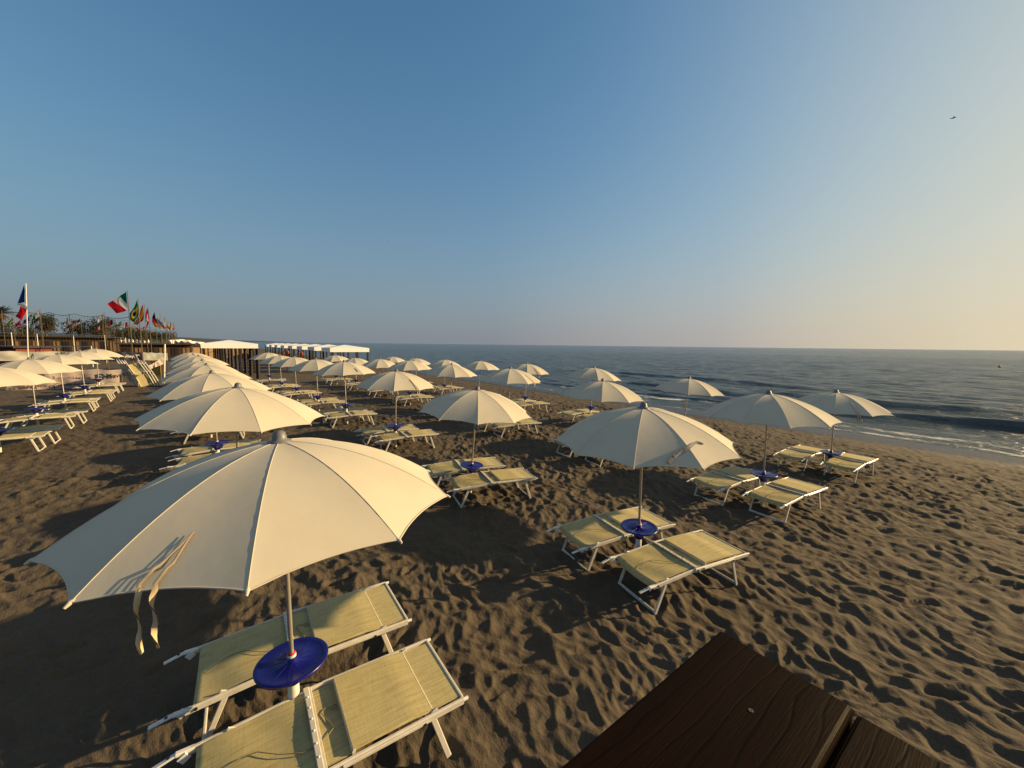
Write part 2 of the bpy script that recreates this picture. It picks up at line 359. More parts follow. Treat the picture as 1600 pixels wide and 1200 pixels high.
def sand_mat():
    m, nt, b = newmat('dark_volcanic_sand'); L = nt.links
    geo = N(nt, 'ShaderNodeNewGeometry')
    n1 = N(nt, 'ShaderNodeTexNoise', Scale=.9, Detail=5); L.new(geo.outputs['Position'], n1.inputs['Vector'])
    n2 = N(nt, 'ShaderNodeTexNoise', Scale=260, Detail=2); L.new(geo.outputs['Position'], n2.inputs['Vector'])
    mpa = N(nt, 'ShaderNodeMapping'); mpa.inputs['Rotation'].default_value = (0, 0, -math.atan2(SEA[1], SEA[0])); mpb = N(nt, 'ShaderNodeMapping'); mpb.inputs['Scale'].default_value = (1.5, .8, 1)
    L.new(geo.outputs['Position'], mpa.inputs['Vector']); L.new(mpa.outputs['Vector'], mpb.inputs['Vector'])
    n4 = N(nt, 'ShaderNodeTexNoise', Scale=13, Detail=6, Roughness=.62); L.new(mpb.outputs['Vector'], n4.inputs['Vector'])
    dry = ramp(nt, n1.outputs['Fac'], [(.3, (.078, .060, .041)), (.7, (.103, .080, .055))])
    gr = ramp(nt, n2.outputs['Fac'], [(.3, (.72, .72, .72)), (.62, (1.0, 1.0, 1.0)), (.8, (1.35, 1.32, 1.28))])
    mx = N(nt, 'ShaderNodeMix', data_type='RGBA', blend_type='MULTIPLY'); mx.inputs['Factor'].default_value = 1; L.new(dry, mx.inputs['A']); L.new(gr, mx.inputs['B'])
    n5 = N(nt, 'ShaderNodeTexNoise', Scale=46, Detail=3, Roughness=.7); L.new(geo.outputs['Position'], n5.inputs['Vector'])
    fl = ramp(nt, n5.outputs['Fac'], [(.30, (.55, .55, .55)), (.40, (.95, .95, .95)), (.62, (1.0, 1.0, 1.0)), (.74, (1.25, 1.22, 1.18))])
    mx0 = mx; mx = N(nt, 'ShaderNodeMix', data_type='RGBA', blend_type='MULTIPLY'); mx.inputs['Factor'].default_value = 1; L.new(mx0.outputs['Result'], mx.inputs['A']); L.new(fl, mx.inputs['B'])
    # wet band along the water line
    dot = N(nt, 'ShaderNodeVectorMath', operation='DOT_PRODUCT'); dot.inputs[1].default_value = (SEA[0], SEA[1], 0); L.new(geo.outputs['Position'], dot.inputs[0])
    nw = N(nt, 'ShaderNodeTexNoise', Scale=.16, Detail=3); L.new(geo.outputs['Position'], nw.inputs['Vector'])
    ad = N(nt, 'ShaderNodeMath', operation='MULTIPLY_ADD'); ad.inputs[1].default_value = 1.6; L.new(nw.outputs['Fac'], ad.inputs[0]); L.new(dot.outputs['Value'], ad.inputs[2])
    mr = N(nt, 'ShaderNodeMapRange'); mr.inputs['From Min'].default_value = 19.0; mr.inputs['From Max'].default_value = 20.2; L.new(ad.outputs[0], mr.inputs['Value'])
    wet = N(nt, 'ShaderNodeMix', data_type='RGBA'); L.new(mr.outputs['Result'], wet.inputs['Factor']); L.new(mx.outputs['Result'], wet.inputs['A']); wet.inputs['B'].default_value = (.036, .029, .022, 1)
    L.new(wet.outputs['Result'], b.inputs['Base Color'])
    rr = N(nt, 'ShaderNodeMapRange'); rr.inputs['To Min'].default_value = .95; rr.inputs['To Max'].default_value = .33; L.new(mr.outputs['Result'], rr.inputs['Value']); L.new(rr.outputs['Result'], b.inputs['Roughness'])
    b.inputs['Specular IOR Level'].default_value = .25
    h = N(nt, 'ShaderNodeMath', operation='MULTIPLY_ADD'); h.inputs[1].default_value = .08; L.new(n2.outputs['Fac'], h.inputs[0]); L.new(n4.outputs['Fac'], h.inputs[2])
    bp = N(nt, 'ShaderNodeBump', Strength=.75, Distance=.03); L.new(h.outputs[0], bp.inputs['Height']); L.new(bp.outputs['Normal'], b.inputs['Normal'])
    return m
rad = [.25]
while rad[-1] < 45: rad.append(rad[-1] + max(.014, rad[-1]*.0058))
while rad[-1] < 6000: rad.append(rad[-1]*1.09)
rad = np.array(rad)
edge = R(66)
an = np.concatenate([np.linspace(-math.pi, -edge, 60)[:-1], np.linspace(-edge, edge, 940), np.linspace(edge, math.pi, 60)[1:]])
A_, R_ = np.meshgrid(an, rad, indexing='ij'); X = R_*np.sin(A_); Y = R_*np.cos(A_)
S_ = X*SEA[0]+Y*SEA[1]
Z = ground(X, Y) + relief(X, Y)*np.interp(R_, [0, 28, 60], [1, .9, 0])
sand = tag(grid_mesh('sand', X, Y, Z, sand_mat(), keep=(S_ < 60)), 'dark trampled volcanic sand of the beach full of footprints', 'sand', kind='structure')
# ------------------------------------------------------------------ sea
def sea_mat():
    m, nt, b = newmat('sea_water'); L = nt.links
    geo = N(nt, 'ShaderNodeNewGeometry')
    def rotpos(scale):
        mp = N(nt, 'ShaderNodeMapping'); mp.vector_type = 'POINT'
        mp.inputs['Rotation'].default_value = (0, 0, -math.atan2(SEA[1], SEA[0])); mp.inputs['Scale'].default_value = scale
        # rotate first, scale second
        mp2 = N(nt, 'ShaderNodeMapping'); mp.inputs['Scale'].default_value = (1, 1, 1); mp2.inputs['Scale'].default_value = scale
        L.new(geo.outputs['Position'], mp.inputs['Vector']); L.new(mp.outputs['Vector'], mp2.inputs['Vector']); return mp2.outputs['Vector']
    a1 = N(nt, 'ShaderNodeTexNoise', Scale=1, Detail=4, Roughness=.6); L.new(rotpos((1.9, .75, 1)), a1.inputs['Vector'])
    a2 = N(nt, 'ShaderNodeTexNoise', Scale=1, Detail=7, Roughness=.72); L.new(rotpos((.42, .15, 1)), a2.inputs['Vector'])
    a3 = N(nt, 'ShaderNodeTexNoise', Scale=1, Detail=4, Roughness=.6); L.new(rotpos((8, 4.2, 1)), a3.inputs['Vector'])
    s1 = N(nt, 'ShaderNodeMath', operation='MULTIPLY_ADD'); s1.inputs[1].default_value = 1.75; L.new(a2.outputs['Fac'], s1.inputs[0]); L.new(a1.outputs['Fac'], s1.inputs[2])
    s2 = N(nt, 'ShaderNodeMath', operation='MULTIPLY_ADD'); s2.inputs[1].default_value = .30; L.new(a3.outputs['Fac'], s2.inputs[0]); L.new(s1.outputs[0], s2.inputs[2])
    bp = N(nt, 'ShaderNodeBump', Strength=.8, Distance=.55); L.new(s2.outputs[0], bp.inputs['Height']); L.new(bp.outputs['Normal'], b.inputs['Normal'])
    foam = N(nt, 'ShaderNodeAttribute', attribute_name='foam')
    nf = N(nt, 'ShaderNodeTexNoise', Scale=1, Detail=7, Roughness=.72); L.new(rotpos((2.6, 1.1, 1)), nf.inputs['Vector'])
    sub = N(nt, 'ShaderNodeMath', operation='ADD'); L.new(nf.outputs['Fac'], sub.inputs[0]); L.new(foam.outputs['Fac'], sub.inputs[1])
    mr = N(nt, 'ShaderNodeMapRange'); mr.inputs['From Min'].default_value = .95; mr.inputs['From Max'].default_value = 1.15; L.new(sub.outputs[0], mr.inputs['Value'])
    mx = N(nt, 'ShaderNodeMix', data_type='RGBA'); L.new(mr.outputs['Result'], mx.inputs['Factor']); mx.inputs['A'].default_value = (.044, .060, .064, 1); mx.inputs['B'].default_value = (.62, .60, .56, 1)
    L.new(mx.outputs['Result'], b.inputs['Base Color'])
    rr = N(nt, 'ShaderNodeMapRange'); rr.inputs['To Min'].default_value = .2; rr.inputs['To Max'].default_value = .8; L.new(mr.outputs['Result'], rr.inputs['Value']); L.new(rr.outputs['Result'], b.inputs['Roughness'])
    b.inputs['IOR'].default_value = 1.33
    return m
rs = [16.0]
while rs[-1] < 240: rs.append(rs[-1] + max(.055, rs[-1]*.0048))
while rs[-1] < 60000: rs.append(rs[-1]*1.12)
rs = np.array(rs); an = np.linspace(-R(44), R(134), 1100)
A_, R_ = np.meshgrid(an, rs, indexing='ij'); X = R_*np.sin(A_); Y = R_*np.cos(A_)
s = X*SEA[0]+Y*SEA[1]; k = X*COAST[0]+Y*COAST[1]
g = np.random.default_rng(21); H = np.zeros_like(X)
for i in range(46):
    lam = math.exp(g.uniform(math.log(.8), math.log(6))); th = g.normal(0, .38); kk = 2*math.pi/lam
    ph = g.random()*6.28; am = .0062*lam**.5*g.uniform(.5, 1.2)
    wv = np.sin(kk*(s*math.cos(th)+k*math.sin(th))+ph)
    H += am*(wv + .25*np.cos(2*(kk*(s*math.cos(th)+k*math.sin(th))+ph)))*np.clip((lam*90-R_)/(lam*45), 0, 1)
shore = 20.6+.35*np.sin(k*.23+.6)+.25*np.sin(k*.61)+.12*np.sin(k*1.7)
d = s-shore
H *= np.clip(d/5, .12, 1)
foam = np.zeros_like(X)
def breaker(s0, amp, wdt, kmid, kw, wig=.5):
    global H, foam
    c = s0+wig*np.sin(k*.19+s0)+.2*np.sin(k*.7+1)
    m_ = np.exp(-((k-kmid)/kw)**4); t = (s-c)/wdt
    prof = np.where(t < 0, np.exp(-(t*2.6)**2), np.exp(-(t*.75)**2))
    H += amp*m_*prof*(1+.15*np.sin(k*1.3))
    return c, m_
breaker(27.4, .46, .75, -9, 13)
breaker(33.5, .22, 1.4, 6, 9)
breaker(30.6, .20, 1.1, 19, 6)
breaker(41, .22, 1.8, 24, 14)
breaker(38, .16, 1.6, -14, 16)
c1, m1 = breaker(24.6, .15, .6, 17, 10)
wg = .35*np.sin(k*.83+1)+.25*np.sin(k*1.9)+.12*np.sin(k*4.3+2)
foam = .52*np.exp(-((d-.25-.12*wg)/.22)**2) + .46*np.exp(-((d-1.5-.6*wg)/.6)**2)*(.6+.4*np.sin(k*.5+wg)) + .44*np.exp(-((d-3.0-.7*wg)/.5)**2)*(.5+.5*np.sin(k*.33+2+wg))
foam += .25*np.exp(-((k+7)/11)**4)*np.exp(-((d-.9-.5*wg)/.9)**2)
foam += m1*.56*np.exp(-((s-c1+.5)/.6)**2)
foam = np.clip(foam, 0, .72)
sea = tag(grid_mesh('sea', X, Y, SEA_Z+H, sea_mat(), keep=(s > 19.4), attrs={'foam': foam}), 'grey blue rippled sea with low breaking waves along the shore', 'sea', kind='structure')
# ------------------------------------------------------------------ beach parasol
RC, DROP, NR = 1.1, .43, 10
def canopy_z(t): return -DROP*(.17*t+.83*t**2.1)
def canopy_pt(a, t, rot=0.0, lift=0.0):
    u = (a-rot)/(2*math.pi/NR); kk = math.floor(u); wv = u-kk
    a0 = rot+kk*2*math.pi/NR; a1 = a0+2*math.pi/NR
    x = (1-wv)*math.cos(a0)+wv*math.cos(a1); y = (1-wv)*math.sin(a0)+wv*math.sin(a1)
    return Vector((RC*t*x, RC*t*y, canopy_z(t)+lift - .012*math.sin(math.pi*wv)*t))
def make_canopy():
    b = MB(); st = 2*math.pi/NR
    for p in range(NR):
        P = np.zeros((17, 11, 3))
        for i in range(17):
            for j in range(11):
                wv = j/10; tm = 1-.034*4*wv*(1-wv)
                t = (.02+.98*(i/16))*tm
                q = canopy_pt((p+wv*.99999)*st, t)
                # faint puckers radiating from the rib tips
                e = max(0, i/16-.8)/.2*max(0, 1-min(wv, 1-wv)/.22)
                q.z += .006*e*math.sin(38*wv)
                P[i, j] = q
        b.grid(P, flip=True)
        hem = [Vector(P[16, j]) for j in range(11)]
        b.tube(hem, .0045, 5)
        b.tube([canopy_pt(p*st, t, lift=.0006) for t in np.linspace(.03, 1.0, 14)], .0026, 5)
        tip = canopy_pt(p*st, 1.0); b.tube([tip*.93+Vector((0, 0, tip.z*.04)), tip, tip+Vector((math.cos(p*st)*.02, math.sin(p*st)*.02, -.012))], [.006, .011, .006], 6)
    return b
def make_ribs():
    b = MB()
    for p in range(NR):
        b.tube([canopy_pt(p*2*math.pi/NR, t, lift=-.014) for t in np.linspace(.02, .99, 10)], .004, 5)
        a = p*2*math.pi/NR; b.tube([Vector((.02*math.cos(a), .02*math.sin(a), -.5)), canopy_pt(a, .5, lift=-.02)], .004, 5)
    b.lathe([(.0, -.47), (.03, -.47), (.035, -.5), (.03, -.54), (.0, -.54)], n=12)
    return b
def make_cap():
    b = MB(); b.lathe([(.075, -.012), (.07, .004), (.046, .008), (.044, .03), (.036, .055), (.02, .068), (0, .072)], n=20); return b
def make_tray():
    b = MB()
    b.lathe([(.0, .03), (.03, .03), (.032, 0), (.2, -.004), (.222, .006), (.23, .0), (.228, -.012), (.19, -.03), (.10, -.075), (.062, -.115), (.055, -.15), (0, -.15)], n=40)
    for q in range(12):
        a = q*math.pi/6; b.beam((.05*math.cos(a), .05*math.sin(a), -.0018), (.19*math.cos(a), .19*math.sin(a), -.0048), .008, .004, side=(-math.sin(a), math.cos(a), 0))
    return b
mesh_canopy = make_canopy().mesh('canopy', M['canvas'])
mesh_ribs = make_ribs().mesh('rib_frame', M['steel'])
mesh_cap = make_cap().mesh('cap', M['grey_plastic'])
mesh_tray = make_tray().mesh('tray', M['blue_plastic'])
_b = MB(); _b.tube([(0, 0, -1.72), (0, 0, -.01)], .0155, 12); mesh_pole = _b.mesh('pole', M['steel'])
_b = MB(); _b.lathe([(.0, -.3), (.036, -.3), (.036, .57), (.03, .575), (0.0, .575)], n=16); mesh_sleeve = _b.mesh('ground_sleeve', M['pvc'])
_b = MB(); _b.lathe([(.0175, .0), (.027, .002), (.03, .02), (.028, .045), (.0175, .05)], n=16); mesh_collar = _b.mesh('collar', M['alu'])
_b = MB(); _b.lathe([(.0165, .046), (.025, .046), (.025, .056), (.0165, .058)], n=16); mesh_ring = _b.mesh('locking_ring', M['red'])
def child(name, me, parent, loc=(0, 0, 0), rz=0):
    o = bpy.data.objects.new(name, me); COL.objects.link(o); o.parent = parent; o.location = loc; o.rotation_euler = (0, 0, rz); return o
def ribbon(pts, widths, mat_, parent, name='tie_strap', normal=(0, 0, 1), twist=0.0, twist_from=1.0):
    """flat cloth band along pts"""
    b = MB(); P = []; n = len(pts); Pb = []
    for i, p in enumerate(pts):
        d = (pts[min(i+1, n-1)]-pts[max(i-1, 0)]).normalized(); nn = Vector(normal); side = d.cross(nn)
        side = side.normalized() if side.length > .1 else d.cross(Vector((1, .3, 0))).normalized()
        up = side.cross(d)
        a = twist*max(0, i/(n-1)-twist_from)/(1-twist_from) if twist_from < 1 else 0
        s2 = side*math.cos(a)+up*math.sin(a); u2 = s2.cross(d)*.002
        ww = widths[i]/2
        P.append([p-s2*ww+u2, p-s2*ww*.3+u2*1.6, p+s2*ww*.3+u2*1.6, p+s2*ww+u2]); Pb.append([p-s2*ww-u2, p-s2*ww*.3-u2, p+s2*ww*.3-u2, p+s2*ww-u2])
    b.grid(np.array([[list(v) for v in r_] for r_ in P])); b.grid(np.array([[list(v) for v in r_] for r_ in Pb]), flip=True)
    return b.build(name, mat_, parent)
def ordinal(i): return ['first', 'second', 'third', 'fourth', 'fifth', 'sixth', 'seventh', 'eighth', 'ninth'][i]
def umbrella(x, y, apex, rot, disc=None, tilt=None, strap=None):
    g0 = gz(x, y)
    d = ray(apex); za = EYE + d[2]/d[1]*y - .04; xa = d[0]/d[1]*y
    if tilt is None: tilt = (max(-.06, min(.06, (xa-x)/2.2)), random.uniform(-.02, .02))
    hz = max(1.85, min(2.5, za-g0))
    root = thing('beach_parasol', (x, y, g0)); root.rotation_euler = (-tilt[1], tilt[0], 0)
    tz = .655
    if disc: dd = ray(disc); tz = max(.56, min(.74, EYE+dd[2]/dd[1]*y-g0))
    child('canopy', mesh_canopy, root, (0, 0, hz), rot); child('rib_frame', mesh_ribs, root, (0, 0, hz), rot)
    child('pole', mesh_pole, root, (0, 0, hz)); child('cap', mesh_cap, root, (0, 0, hz))
    tr = child('tray', mesh_tray, root, (0, 0, tz), random.random()*6); child('ground_sleeve', mesh_sleeve, root, (0, 0, tz-.655))
    c = child('collar', mesh_collar, root, (0, 0, tz)); child('locking_ring', mesh_ring, c)
    if strap:
        kind, az, t0 = strap
        P = lambda a, t, l=.008: canopy_pt(a, t, rot, l)+Vector((0, 0, hz))
        if kind == 'hang2':       # two ribbons lying on the cloth and hanging over the hem
            for q, (da, ln) in enumerate(((R(-.8), .29), (R(1.1), .27))):
                pts = [P(az+da*min(1, i*.22)*(1+i*.10)-R(.38)*i, t0+(.965-t0)*i/8, .010+.012*(i > 5)) for i in range(9)]
                e = pts[-1]; o_ = Vector((math.cos(az), math.sin(az), 0))
                pts += [e+o_*.018*min(1, j*.5)+Vector((.006*math.sin(j*1.1+q), 0, -ln*j/12)) for j in range(1, 13)]
                ribbon(pts, [.010+.011*min(1, i/8) for i in range(len(pts))], M['ribbon'], root, normal=(math.cos(az)*.5, math.sin(az)*.5, .8), twist=4.6+q, twist_from=.4)
        elif kind == 'flat':      # one printed strap lying across a seam
            keys = [(-93.5, .95, .046), (-86, .86, .066), (-75.5, .79, .040), (-69, .765, .030), (-63.5, .755, .030), (-59, .785, .018)]
            pts = []; wd = []
            for (a0, t_0, w0), (a1, t_1, w1) in zip(keys[:-1], keys[1:]):
                for j in range(4):
                    f = j/4; pts.append(P(R(a0+(a1-a0)*f), t_0+(t_1-t_0)*f, .012)); wd.append(w0+(w1-w0)*f)
            pts.append(P(R(keys[-1][0]), keys[-1][1], .01)); wd.append(.016)
            nrm = (pts[4]-pts[0]).cross(Vector((0, -1, .35)).cross(pts[4]-pts[0])).normalized()
            if nrm.z < 0: nrm = -nrm
            st = ribbon(pts, wd, M['grey_ribbon'], root, normal=nrm)
            xa_ = (pts[8]-pts[0]).normalized(); na = nrm; ya = na.cross(xa_)
            m4 = Matrix.Identity(4)
            for i in range(3): m4[i][0] = xa_[i]; m4[i][1] = ya[i]; m4[i][2] = na[i]; m4[i][3] = (pts[4]+na*.006)[i]
            text_mesh('Leccio P', .04, M['print_white'], st, mw=m4)
        elif kind == 'loop':      # short doubled ribbon, ends hanging below the hem
            for q in (-1, 1):
                pts = [P(az+R(1.2)*q*i/5, t0+(.97-t0)*i/5, .010) for i in range(6)]
                e = pts[-1]; pts += [e+Vector((.02*math.cos(az), .02*math.sin(az), -.25*j/4)) for j in range(1, 5)]
                ribbon(pts, [.02]*len(pts), M['ribbon'], root, normal=(math.cos(az)*.5, math.sin(az)*.5, .8), twist=1.2, twist_from=.5)
        elif kind == 'tab':
            pts = [P(az, t0+.18*i/4, .012) for i in range(5)]
            ribbon(pts, [.026]*5, M['grey_ribbon'], root, normal=(math.cos(az)*.5, math.sin(az)*.5, .8))
    return root, g0
# ------------------------------------------------------------------ sunbed
def bed_z(x): return .345+.055*min(1, max(0, (x+.66)/.66)) if x < 0 else .40
def make_sunbed(folded=False):
    root = thing('sunbed')
    for q in (-1, 1):
        y = q*.322
        b = MB(); b.beam((-.66, y, bed_z(-.66)), (.01, y, .40), .024, .046); b.beam((-.03, y+q*.012, .402), (.89, y+q*.012, .402), .024, .046)
        b.beam((.10, y+q*.03, .405), (.62, y+q*.03, .405), .014, .022)
        for tb in ([(.0, y+q*.02, .40), (.0, y+q*.036, .40)], [(.60, y+q*.02, .40), (.60, y+q*.04, .40)], [(-.6, y+q*.008, .352), (-.6, y+q*.02, .352)]): b.tube(tb, .011, 8, 1)
        rail = b.build('side_rail', [M['alu'], M['black']], root)
        b = MB(); b.tube([(.885, y+q*.012, .408), (.925, y+q*.012, .408)], .013, 8); b.build('end_cap', M['plastic_white'], rail)
        # handle paddle at the head end
        b = MB()
        zz = bed_z(-.66)
        b.beam((-.63, y, zz+.012), (-.72, y, zz+.012), .034, .024); b.beam((-.715, y, zz+.014), (-.845, y-q*.008, zz-.018), .030, .014); b.beam((-.66, y-q*.02, zz+.0), (-.70, y-q*.02, zz-.03), .012, .05)
        h = b.build('handle', M['plastic_white'], root)
        b = MB(); b.tube([(-.755, y, zz+.004), (-.755, y, zz+.0135)], .010, 8); b.build('bolt', M['black'], h)
    for nm, xt, xb, zt in (('head_leg', -.43, -.575, .35), ('foot_leg', .67, .80, .385)):
        b = MB(); xb2, zb = (xt+(.62 if nm == 'head_leg' else -.62)*.62, zt-.035) if folded else (xb, .0)
        for q in (-1, 1):
            b.beam((xt, q*.295, zt), (xb2, q*.295, zb), .019, .040)
            if not folded: b.beam((xt, q*.312, zt+.01), (xt-.04 if xt < 0 else xt+.04, q*.312, zt+.03), .012, .05)
        b.beam((xb2, -.303, zb+.014), (xb2, .303, zb+.018), .02, .034, side=(1, 0, 0))
        b.beam((xt+(xb2-xt)*.12, -.29, zt+(zb-zt)*.12-.012), (xt+(xb2-xt)*.12, .29, zt+(zb-zt)*.12-.012), .016, .022, side=(1, 0, 0))
        b.build(nm, M['alu'], root)
    # woven panels
    g_ = np.random.default_rng(5)
    b = MB(); nx, ny = 26, 12; P = np.zeros((nx+3, ny+1, 3))
    for i in range(nx+3):
        for j in range(ny+1):
            yv = -.30+.60*j/ny; f = min(1, max(0, (i-2)/nx)); x = -.60+.585*f
            z = bed_z(x)+.021-.016*math.sin(math.pi*j/ny)*(1-.4*f)-.004*math.sin(7*x+3*yv)+.004*math.sin(17*x+2+6*yv)
            if i == 1: x -= .018; z -= .012
            if i == 0: x -= .020; z -= .065
            P[i, j] = (x, yv, z)
    b.grid(P, flip=True); Q = P.copy(); Q[:, :, 2] -= .004; b.grid(Q); b.build('head_panel', M['sling'], root)
    b = MB(); b.box((.10, 0, .407), (.16, .60, .006)); b.build('gap_panel', M['sling'], root)
    b = MB(); P = np.zeros((13, 13, 3))
    for i in range(13):
        for j in range(13):
            x = .165+.50*i/12; yv = -.305+.61*j/12
            z = .444-.004*math.sin(math.pi*j/12)*math.sin(math.pi*i/12)-.022*max(0, (i-9)/3)*.6
            P[i, j] = (x, yv, z)
    b.grid(P, flip=True); Q = P.copy(); Q[:, :, 2] -= .02; b.grid(Q)
    for e in (0, 12): b.grid(np.array([P[e], Q[e]]), flip=(e == 12), smooth=False)
    for e in (0, 12): b.grid(np.array([P[:, e], Q[:, e]]), flip=(e == 0), smooth=False)
    b.build('seat_panel', M['sling'], root)
    b = MB(); b.box((.775, 0, .414), (.205, .60, .007)); fp = b.build('foot_panel', M['sling'], root)
    b = MB(); b.tube([(.672, y, .4235) for y in np.linspace(-.30, .30, 8)], .004, 5); b.build('piping', M['plastic_white'], fp)
    b = MB(); b.beam((-.012, -.335, .428), (-.012, .335, .428), .034, .016, side=(1, 0, 0)); b.beam((.012, -.335, .419), (.012, .335, .419), .018, .010, side=(1, 0, 0))
    for y in np.linspace(-.24, .24, 6): b.lathe([(.008, .434), (.007, .440), (0, .442)], c=(-.012, y, 0), n=8, mi=1)
    b.build('crossbar', [M['alu'], M['plastic_white']], root)
    b = MB(); b.beam((.888, -.32, .412), (.888, .32, .412), .022, .024, side=(1, 0, 0)); b.build('end_bar', M['alu'], root)
    b = MB(); b.beam((.17, -.31, .418), (.17, .31, .418), .02, .03, side=(1, 0, 0)); b.build('seat_bar', M['alu'], root)
    if not folded:
        b = MB(); pts = [(-.58, -.02, bed_z(-.58)+.03)] + [(-.56+.06*i+.01*math.sin(i*2), -.05+.10*math.sin(i*.55), bed_z(-.5+.06*i)+.020) for i in range(12)]
        pts += [(.05+.02*i, .08+.03*math.sin(i), .416) for i in range(4)]
        b.tube(pts, .0028, 5); e = Vector(pts[-1])
        b.tube([e+Vector((.018-.018*math.cos(t), .018*math.sin(t), 0)) for t in np.linspace(0, 6.28, 12)], .0028, 5)
        b.build('elastic_cord', M['cord'], root)
    return root
bed0 = make_sunbed(); bed_free = [bed0]
def sunbed(ux, uy, ds, dk, ang, label, tiltz=0.0):
    o = bed_free.pop() if bed_free else copy_tree(bed0)
    x = ux+SEA[0]*ds+COAST[0]*dk; y = uy+SEA[1]*ds+COAST[1]*dk
    a = math.atan2(SEA[1], SEA[0])+ang
    o.location = (x, y, gz(x, y)+.02)
    # follow the slope of the sand along the bed
    e = .7; sl_ = (gz(x+e*math.cos(a), y+e*math.sin(a))-gz(x-e*math.cos(a), y-e*math.sin(a)))/(2*e)
    o.rotation_euler = (random.uniform(-.012, .012), -math.atan(sl_), a)
    tag(o, label, 'sunbed', 'cream sunbeds set in pairs under the parasols')
    return o
# row name, list of (x, y, apex px, near rib-tip px x or rotation, disc px, tilt, strap, pair angle)
def tiprot(apx, tip, y): return -math.acos(max(-1, min(1, (tip-apx)*y/(F*RC))))
rows = {
 'A': [(-1.49, 2.52, (436, 683), ('r', -138.67), (455, 1035), (-.027, .03), ('hang2', R(-86), .77), -.05),
       (-3.97, 5.47, (371, 601.2), ('r', -150.9), (337, 695), (.053, .018), None, -.08),
       (-6.5, 8.55, (333, 580), 276, None, None, None, -.1), (-9, 11.6, (322, 568.5), 300, None, None, None, -.1),
       (-11.5, 14.65, (317, 561.8), 325, None, None, None, -.1), (-14, 17.7, (310, 555.2), 300, None, None, None, -.1),
       (-16.6, 20.7, (302, 552.8), 312, None, None, None, -.1), (-19.3, 23.8, (300, 549.8), 290, None, None, None, -.1)],
 'B': [(1.68, 4.93, (1007, 631), ('r', 175.6), (998, 822), (-.015, -.022), ('flat', 0, 0), -.2),
       (-.82, 7.65, (746.3, 605), ('r', 205.3), (738, 726), (.071, -.02), None, -.26),
       (-3.33, 11.1, (619, 578), 633.4, (615, 665), None, ('loop', R(-42), .62), -.15),
       (-6.03, 14.25, (537.3, 563.6), 524.6, (542, 632), None, ('tab', R(-40), .7), -.12),
       (-8.35, 16.9, (493.7, 560), 467, (496, 618.6), None, None, -.1), (-10.95, 19.95, (460.4, 556.8), 439, (463.7, 606), None, None, .0),
       (-13.4, 22.85, (436.9, 554.4), 420, (441, 597.4), None, None, .0), (-16.3, 26.4, (419, 550.3), 413, (423, 586.5), None, None, -.05)],
 'C': [(4.85, 7.36, (1202, 612), ('r', 146), (1194, 740), (-.014, .0), None, -.1),
       (2.33, 10.4, (942.3, 593), 928, None, None, None, -.15), (-.12, 13.46, (797.6, 574), 794, None, None, ('loop', R(-38), .62), -.15),
       (-2.6, 16.5, (706, 568), 717.7, None, None, None, -.15), (-5.1, 19.6, (639.6, 562), 640, None, None, None, -.12),
       (-7.6, 22.6, (594, 560), 598.5, None, None, None, -.1), (-10.15, 25.7, (554, 558.4), 549, None, None, None, -.1), (-12.8, 28.7, (523, 554.4), 527, None, None, None, -.1)],
 'E': [(8.07, 9.74, (1309, 611), 1347, (1298.4, 709.5), None, ('loop', R(-105), .6), -.05),
       (5.62, 12.75, (1077, 589.4), 1056, None, None, None, -.1), (3.15, 15.75, (928.3, 573), 927, (920.7, 635), None, None, -.1),
       (.62, 18.7, (823.4, 566.9), 823, (819.5, 619.7), None, ('loop', R(-60), .6), -.1), (-1.85, 21.8, (750.5, 563), 746, None, None, None, -.1),
       (-4.3, 24.8, (697, 561.2), 695, (691.3, 601), None, None, -.1), (-6.85, 28, (650.5, 559), 652, None, None, None, -.1), (-9.4, 31.1, (613, 556.7), 614, None, None, None, -.1)],
 'L': [(-10.72, 6.5, None, ('r', 30), None, (0, 0), None, .0), (-12.87, 9.7, (-22, 571), 49, (1, 672), (0, 0), ('loop', R(-50), .6), .04), (-15, 12.3, (46, 559.5), 75.6, (55, 638), None, None, .04),
       (-17.6, 15.4, (88, 552.2), 123, (97, 616), None, None, .06), (-19.6, 18.0, (123.5, 547.3), 133, (128, 603), None, None, .06), (-22.1, 21.0, (149, 544), 156, (150, 591), None, None, .06)],
}
rowname = {'A': 'the row behind the biggest foreground parasol', 'B': 'the row of the parasol with the printed strap', 'C': 'the second row in from the sea',
           'E': 'the row closest to the sea', 'L': 'the far left row by the banners'}
special = {('A', 0): 'biggest cream parasol in the foreground with two twisted ribbons hanging over its hem',
           ('B', 0): 'cream parasol with a printed grey strap lying on it, facing the wooden ledge'}
bedspecial = {('A', 0, 0): 'cut off sunbed in the front corner, nearest of all to the camera', ('A', 0, 1): 'straw coloured sunbed behind the nearest one, beyond the big blue tray',
              ('B', 0, 0): 'right-hand straw sunbed beneath the parasol that carries a printed strap', ('B', 0, 1): 'left-hand straw sunbed beneath the parasol that carries a printed strap'}
HIDE = set()
